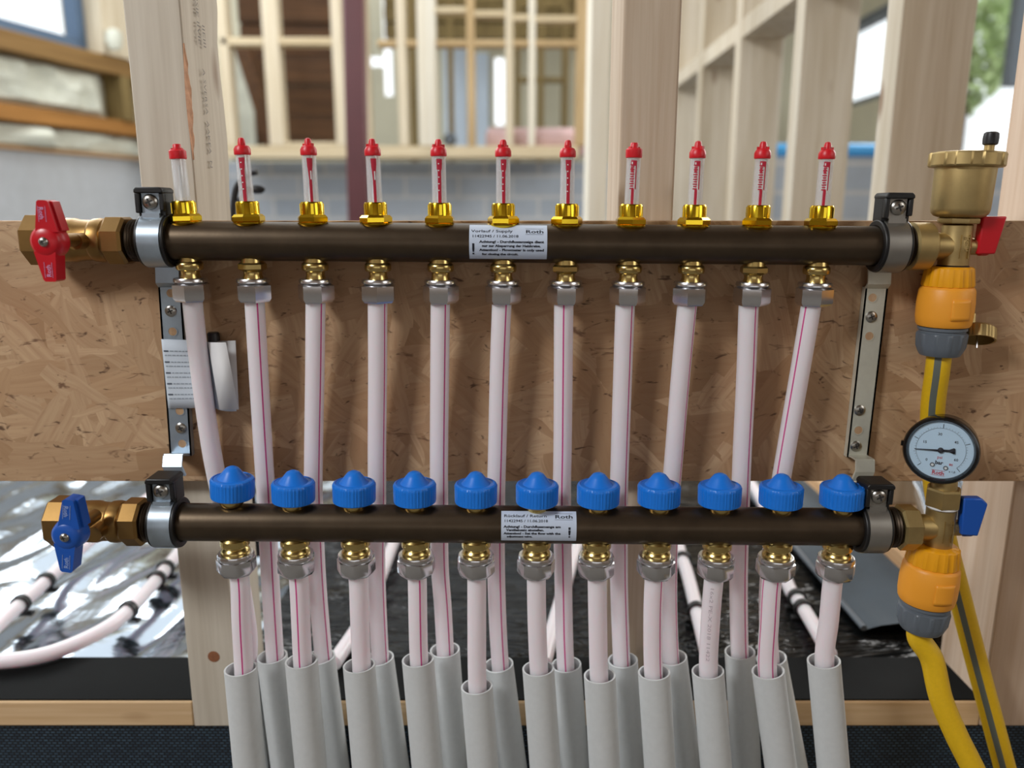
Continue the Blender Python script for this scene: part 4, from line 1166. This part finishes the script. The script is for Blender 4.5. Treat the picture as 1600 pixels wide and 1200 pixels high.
# ------------------------------------------------------------------ end pieces on the right
def end_valve(FM, px0, K, fac, nut, teepx, top, bot, col, hpoly, hY, label, n=8):
    X = lambda px: (800 + (px - 800) * fac - px0) * K
    tx = (teepx - px0) * K
    RMx = FM @ T(tx, 0, 0); inv = RMx.inverted()
    root = thing('drain_valve', label, 'valve', RMx)
    n0, n1 = X(nut[0]) - tx, X(nut[1]) - tx
    mb = MB()
    mb.lathe([(0.0165, n0), (0.0188, n0 + 0.0015), (0.0188, n1 - 0.0015), (0.0170, n1)], n, 0, AX, phase=PI / n)
    mb.build('union_nut', M['brassmat'], root, angle=20)
    mb = MB()
    mb.lathe([(0.0112, n1 - 0.001), (0.0108, -0.012), (0.0095, 0)], 36, 0, AX)
    mb.lathe([(0.0095, bot), (0.0096, bot + 0.004), (0.0112, bot + 0.006), (0.0113, -0.004), (0.0120, 0), (0.0113, 0.004), (0.0113, top - 0.001), (0.0100, top)], 40)
    mb.lathe([(0.0068, 0.004), (0.0066, 0.0165), (0.0052, 0.0175), (0.0050, 0.021)], 28, 0, AX)
    bo = mb.build('tee_body', M['brassmat'], root)
    mb = MB(); v, f = text_geo('Roth', 0.0050, 0.0001)
    mb.add([(0.0022 + p[1], -0.01205 + abs(0.0022 + p[1]) * 0.12, 0.0085 - p[0]) for p in [(p[0] * 1.2, -p[1] + 0.002, 0) for p in v]], f)
    mb.box(-0.0022, -0.0018, -0.0124, -0.0110, -0.0090, 0.0095); mb.box(0.0048, 0.0052, -0.0116, -0.0100, -0.0090, 0.0095)
    mb.build('cast_lettering', M['brassmat'], bo)
    MB().lathe([(0.0112, bot + 0.0030), (0.0122, bot + 0.0038), (0.0122, bot + 0.0050), (0.0112, bot + 0.0058)], 36).build('rubber_seal', M['rubber'], root)
    poly = [(inv @ at(px, py, hY)) for px, py in hpoly]
    mb = MB(); mb.prism([(p.x, p.z) for p in poly], -0.003 + (inv @ at(1500, 400, hY)).y, 0.005 + (inv @ at(1500, 400, hY)).y)
    c = poly[0].lerp(poly[3], 0.55)
    mb.lathe([(0.0072, 0.0185), (0.0072, 0.0260), (0.0050, 0.0275)], 24, 0, AX)
    mb.build('lever_handle', M['red'] if col == 'r' else M['navy'], root, bevel=0.0012, label='red lever handle' if col == 'r' else 'dark blue lever handle')
    return root, RMx
zS = lambda py: at(1493, py, SYD).z
ev1, E1 = end_valve(SM, 786.5, KS, 0.967, (1440, 1474), 1493, 0.0175, -0.0205, 'r', [(1533, 338), (1571, 338), (1552, 397), (1524, 397)], 0.632,
                    'brass filling valve with red handle at the right end of the upper bar', 24)
ev2, E2 = end_valve(RM, 838.5, KR, 0.965, (1423, 1452), 1468, 0.0175, -0.0245, 'b', [(1503, 777), (1532, 777), (1541, 786), (1525, 836), (1499, 834)], 0.598,
                    'brass filling valve with blue handle at the right end of the lower bar', 8)
# automatic air vent on the upper end piece
av = thing('air_vent', 'brass automatic air vent with black valve cap above the upper right end', 'air vent', E1 @ T(0, 0, 0.0176) @ RY(0.012))
mb = MB()
mb.lathe([(0.0112, 0.0), (0.0152, 0.0006), (0.0156, 0.0016), (0.0156, 0.0042), (0.0140, 0.0052)], 8)
mb.lathe([(0.0150, 0.0050), (0.0185, 0.0062), (0.0205, 0.0085), (0.0212, 0.0115), (0.0218, 0.0420), (0.0218, 0.0430)], 64)
mb.build('vent_body', M['brassmat'], av)
mb = MB()
def lobes(a, r, z): return r * (1 + (0.022 * (1 if math.cos(a * 9 + 0.6) > -0.3 else -1) if r > 0.024 else 0))
mb.lathe([(0.0215, 0.0430), (0.0258, 0.0434), (0.0266, 0.0446), (0.0266, 0.0530), (0.0258, 0.0542), (0.0225, 0.0548), (0.006, 0.0556)], 108, rf=lobes)
mb.build('vent_lid', M['brassmat'], av, angle=30)
vs_ = MB().lathe([(0.0036, 0.054), (0.0036, 0.0600), (0.0030, 0.0605)], 20, 0, T(0.0150, -0.002, 0)).build('valve_stem', M['brassmat'], av)
MB().lathe([(0.0042, 0.0602), (0.0052, 0.0610), (0.0054, 0.0655), (0.0050, 0.0690), (0.0036, 0.0700)], 28, 0, T(0.0152, -0.002, 0), rf=knurl(14, 0.05)).build('valve_cap', M['cable'], vs_, label='black valve cap')

# pressure gauge on the lower end piece
GY = 0.605
gc = at(1470, 703, GY - 0.008)
yaw = math.radians(33); pit = math.radians(4)
gx = Vector((math.cos(yaw), -math.sin(yaw), 0)); gn = Vector((-math.sin(yaw) * math.cos(pit), -math.cos(yaw) * math.cos(pit), math.sin(pit)))
gu = gn.cross(gx).normalized()
GM = Matrix(((gx.x, gu.x, gn.x, gc.x), (gx.y, gu.y, gn.y, gc.y), (gx.z, gu.z, gn.z, gc.z), (0, 0, 0, 1)))
ga = thing('pressure_gauge', 'round black pressure gauge with pale blue dial above the lower right end', 'gauge', GM)
RG = 0.0262
mb = MB()
mb.lathe([(RG * 0.90, -0.024), (RG * 0.97, -0.023), (RG * 0.98, -0.004), (RG * 1.03, -0.003), (RG * 1.04, 0.002), (RG * 1.0, 0.0045), (RG * 0.93, 0.0048), (RG * 0.87, 0.0020), (RG * 0.87, 0.0)], 72)
mb.box(-RG * 1.10, -RG * 1.0, -0.001, 0.003, -0.004, 0.0)
mb.build('gauge_case', M['black'], ga)
di = MB().lathe([(RG * 0.875, 0.0002), (RG * 0.875, 0.0008)], 64).build('dial', M['dial'], ga)
mb = MB()
rr = RG * 0.875
def arc(r, a0, a1, w, n=40):
    mb.patch(lambda u, v: Vector(((r + w * v) * math.cos(a0 + (a1 - a0) * u), (r + w * v) * math.sin(a0 + (a1 - a0) * u), 0.0010)), n, 1)
def tick(a, r0, r1, w):
    c, s = math.cos(a), math.sin(a)
    mb.add([(r0 * c + w * s, r0 * s - w * c, 0.0010), (r1 * c + w * s, r1 * s - w * c, 0.0010), (r1 * c - w * s, r1 * s + w * c, 0.0010), (r0 * c - w * s, r0 * s + w * c, 0.0010)], [(0, 1, 2, 3)])
D = math.radians
arc(rr * 0.76, D(-45), D(225), 0.00018)
for k in range(41):
    a = D(225 - 270 * k / 40)
    if k % 10 == 0: tick(a, rr * 0.78, rr * 0.92, 0.00022)
    else: tick(a, rr * 0.78, rr * (0.85 if k % 5 == 0 else 0.815), 0.00008)
def gtext(mbx, s, x, y, size, off=0.00003):
    v, f = text_geo(s, size, off); w = text_width(s, size, off)
    mbx.add([(x - w / 2 + p[0], y - size * 0.35 + p[1], 0.0010) for p in v], f)
for s, a in (('0', 225), ('15', 157), ('30', 98), ('45', 38), ('60', -28)):
    gtext(mb, s, rr * 0.56 * math.cos(D(a)), rr * 0.56 * math.sin(D(a)), 0.0030)
gtext(mb, 'bar', 0.000, -rr * 0.44, 0.0042, 0.00012); gtext(mb, 'x 1,0', rr * 0.42, -rr * 0.70, 0.0022)
for x, y in ((-0.0045, -0.0125), (0.0050, -0.0138)):
    mb.lathe([(0.0018, 0.0009), (0.0018, 0.0013)], 18, 1, T(x, y, 0)); mb.lathe([(0.0010, 0.0013), (0.0010, 0.0015)], 14, 2, T(x, y, 0))
mb.build('dial_markings', [M['textink'], M['greyp'], M['white']], di)
mb = MB(); gtext(mb, 'psi', 0, -rr * 0.25, 0.0034); gtext(mb, 'Roth', 0, -rr * 0.80, 0.0044, 0.0001); gtext(mb, '80', rr * 0.36, -rr * 0.46, 0.0026)
mb.box(-0.0048, 0.0048, -rr * 0.725, -rr * 0.715, 0.0009, 0.0010); mb.box(-0.0048, 0.0048, -rr * 0.90, -rr * 0.89, 0.0009, 0.0010)
mb.build('red_markings', M['dialred'], di, label='red dial lettering')
mb = MB()
na = D(185)
NM = RZ(na)
mb.add([(0, 0.0007, 0.0022), (rr * 0.80, 0.0002, 0.0022), (rr * 0.80, -0.0002, 0.0022), (0, -0.0007, 0.0022)], [(0, 1, 2, 3)], 0, NM)
mb.add([(0, 0.0008, 0.0022), (-rr * 0.26, 0.0009, 0.0022), (-rr * 0.40, 0.0024, 0.0022), (-rr * 0.44, 0.0020, 0.0022), (-rr * 0.44, -0.0020, 0.0022), (-rr * 0.40, -0.0024, 0.0022), (-rr * 0.26, -0.0009, 0.0022), (0, -0.0008, 0.0022)], [tuple(range(8))], 0, NM)
mb.lathe([(0.0021, 0.0009), (0.0021, 0.0026), (0.0012, 0.0032)], 22)
ne = mb.build('needle', M['textink'], ga)
ne.modifiers.new('thick', 'SOLIDIFY').thickness = 0.0003
MB().lathe([(RG * 0.868, 0.0036), (RG * 0.868, 0.0042)], 56).build('lens', M['lens'], ga)
GI = GM.inverted()
tt = E2 @ Vector((0, 0, 0.0172)); tb = gc - gn * 0.012
mb = MB()
mb.lathe([(0.0108, tt.z), (0.0120, tt.z + 0.0006), (0.0124, tt.z + 0.0022), (0.0140, tt.z + 0.0026), (0.0140, tt.z + 0.0160), (0.0125, tt.z + 0.0175)], 6, 0, GI @ T(tt.x, tt.y, 0))
mb.lathe([(0.0095, tt.z + 0.0170), (0.0090, tt.z + 0.026), (0.0060, tb.z - 0.018)], 28, 0, GI @ T(tt.x, tt.y, 0))
st_ = mb.build('gauge_stem', M['brassmat'], ga)
MB().lathe([(0.0115, tt.z + 0.0002), (0.0122, tt.z + 0.0010), (0.0122, tt.z + 0.0016), (0.0115, tt.z + 0.0023)], 28, 0, GI @ T(tt.x, tt.y, 0)).build('sealing_tape', M['white'], st_)

# ------------------------------------------------------------------ hose connectors and hoses
def connector(top, Y, s, tilt, label):
    CM = T(*at(*top, Y)) @ RY(tilt) @ Matrix.Scale(s, 4)
    root = thing('hose_connector', label, 'connector', CM)
    mb = MB()
    mb.lathe([(0.0120, 0.0005), (0.0165, 0.0), (0.0176, -0.0010), (0.0192, -0.0140), (0.0188, -0.0152), (0.0170, -0.0156)], 96,
             rf=lambda a, r, z: r * (1 + (0.018 * (1 if math.cos(a * 16) > 0.2 else -1) if r > 0.0172 else 0)))
    mb.build('release_collar', M['yellow'], root, angle=30)
    mb = MB()
    mb.lathe([(0.0178, -0.0150), (0.0196, -0.0162), (0.0206, -0.0185), (0.0214, -0.0290), (0.0212, -0.0400), (0.0204, -0.0455), (0.0192, -0.0474), (0.0160, -0.0478)], 64)
    b = mb.build('connector_body', M['orange'], root)
    def pad(u, v):
        a = -0.62 + 0.75 * u + 0.35; z = -0.0245 - 0.0165 * v; r = 0.0218
        return Vector((r * math.sin(a), -r * math.cos(a), z))
    pd = MB().patch(pad, 10, 6).build('grip_pad', M['orange'], b)
    pd.modifiers.new('thick', 'SOLIDIFY').thickness = 0.0009
    mb = MB()
    def ribs(a, r, z): return r * (1 + (0.035 * (1 if math.cos(a * 11) > 0.55 else -0.2) if -0.068 < z < -0.054 else 0))
    mb.lathe([(0.0165, -0.0474), (0.0184, -0.0484), (0.0184, -0.0505), (0.0172, -0.0512), (0.0172, -0.0524), (0.0186, -0.0532), (0.0186, -0.0545), (0.0180, -0.0640), (0.0166, -0.0690), (0.0150, -0.0716), (0.0100, -0.0720)], 110, rf=ribs)
    mb.build('clamping_nut', M['greyp'], root, angle=30)
    return CM
C1 = connector((1484, 417), SYD, 1.0, 0.0, 'yellow hose connector with grey nut under the upper filling valve')
C2 = connector((1461, 851), RYD, 1.06, -0.045 * -1, 'orange yellow hose connector with grey nut under the lower filling valve')
def hose(pts, stripes, label, r=0.0094):
    tag(tube(MB(), catmull(pts, 10), r, 28, stripes, 0.0026).build('garden_hose', [M['hose'], M['hosegrey']]), label, 'hose', 'yellow garden hoses')
c = C1 @ Vector((0, 0, -0.066)); c1 = C1 @ Vector((0, 0, -0.085))
P = [c, c1, at(1457, 645, 0.644), at(1459, 740, 0.648), at(1474, 830, 0.652), at(1498, 925, 0.655), at(1521, 1015, 0.650), at(1545, 1105, 0.642), at(1569, 1195, 0.632)]
hose(to_floor(P), [-0.55, 2.6], 'yellow hose with grey stripe running from the upper connector behind the gauge')
c = C2 @ Vector((0, 0, -0.066)); c1 = C2 @ Vector((0, 0, -0.080))
P = [c, c1, at(1456, 1030, 0.601), at(1470, 1090, 0.594), at(1494, 1148, 0.586), at(1522, 1204, 0.578)]
hose(to_floor(P), [2.6], 'yellow hose curving down to the right from the lower connector')
# loose brass cap hanging behind the upper connector
p = at(1527, 521, 0.642)
cp = thing('brass_cap', 'loose knurled brass cap hanging on its strap behind the upper hose connector', 'cap', T(*p) @ RY(0.20) @ RX(-0.42))
mb = MB()
mb.lathe([(0.0006, 0.0062), (0.0118, 0.0056), (0.0134, 0.0040), (0.0138, 0.0), (0.0138, -0.0058), (0.0124, -0.0058), (0.0122, 0.0030), (0.0006, 0.0034)], 72, rf=lambda a, r, z: r * (1 + (0.018 * (1 if math.cos(a * 22) > 0 else -1) if r > 0.0130 else 0)), caps=False)
mb.build('cap_shell', M['brassmat'], cp, angle=30)
MB().box(-0.0005, 0.0005, -0.0006, 0.0006, -0.0125, 0.003).build('strap_pin', M['nickel'], cp)
mb = MB(); tube(mb, catmull([Vector((0, 0, 0.006)), Vector((-0.004, 0.002, 0.012)), Vector((-0.010, 0.004, 0.018)), Vector((-0.020, 0.004, 0.034)), Vector((-0.026, 0.002, 0.056))], 6), 0.0012, 8)
mb.box(-0.0070, -0.0030, -0.001, 0.001, 0.0075, 0.0165)
mb.build('strap', M['brassmat'], cp)

# ------------------------------------------------------------------ leaflet tucked behind the first supply pipe
ltl, lbl = at(252, 530, 0.6522), at(263, 638, 0.6522)
ltr, lbr = at(352, 535, 0.645), at(373, 640, 0.645)
def lsheet(u, v):
    a = ltl.lerp(lbl, 1 - v); b_ = ltr.lerp(lbr, 1 - v)
    p = a.lerp(b_, u)
    p.y = 0.6522 - 0.013 * math.sin(min(1, max(0, (u - 0.62) / 0.38)) * PI * 0.60)
    return p
def solid(o, t=0.0003):
    m = o.modifiers.new('thick', 'SOLIDIFY'); m.thickness = t; m.offset = 0
le = tag(MB().patch(lsheet, 24, 6).build('instruction_leaflet', M['leaf']), 'white printed leaflet tucked behind the first supply pipe over the left bracket', 'leaflet')
solid(le)
# folded-back flap on the right with a slanted cut
f0, f1, f2, f3 = at(325, 535, 0.6395), at(353, 535, 0.6370), at(372, 640, 0.6370), at(343, 640, 0.6395)
g1 = at(360, 572, 0.6375)
mb = MB()
mb.add([f0, f1, g1, f2, f3], [(0, 1, 2, 3, 4)])
fl = mb.build('folded_flap', M['white'], le); solid(fl)
mb = MB(); mb.add([at(340, 533, 0.652), at(368, 532, 0.650), at(373, 640, 0.646), at(345, 640, 0.650)], [(0, 1, 2, 3)])
bf = mb.build('back_flap', M['white'], le); solid(bf)
mt = MB()
for k in range(5):
    for r_ in range(2):
        py = 549 + k * 17 + r_ * 6.5
        v0 = (py - 531) / 108
        px0_ = 0.02
        segs = [(0.02, 0.09, 1)] if r_ == 0 else []
        x = 0.11 if r_ == 0 else 0.03
        rnd = random.Random(k * 7 + r_)
        while x < 0.40:
            w_ = rnd.uniform(0.025, 0.06); segs.append((x, x + w_, 0)); x += w_ + 0.012
        for a, b_, bold in segs:
            h = 0.011 if bold else 0.008
            q = [lsheet(a, 1 - v0 - h), lsheet(b_, 1 - v0 - h), lsheet(b_, 1 - v0 + h), lsheet(a, 1 - v0 + h)]
            q = [Vector((t.x, t.y - 0.0004, t.z)) for t in q]
            mt.add(q, [(0, 1, 2, 3)], 1 if bold else 0)
mt.build('printed_lines', [M['greyink'], plain('leaflet_bold_ink', (84, 92, 104), 0.7)], le, label='grey printed lines')
p = at(334, 530, 0.6546)
mb = MB(); mb.lathe([(0.0046, -0.055), (0.0050, -0.004), (0.0050, 0.0046), (0.0042, 0.0058)], 20, 0, T(p.x, p.y, p.z))
tag(mb.build('black_pen', M['rubber']), 'black capped pen end sticking up behind the folded white leaflet', 'pen')
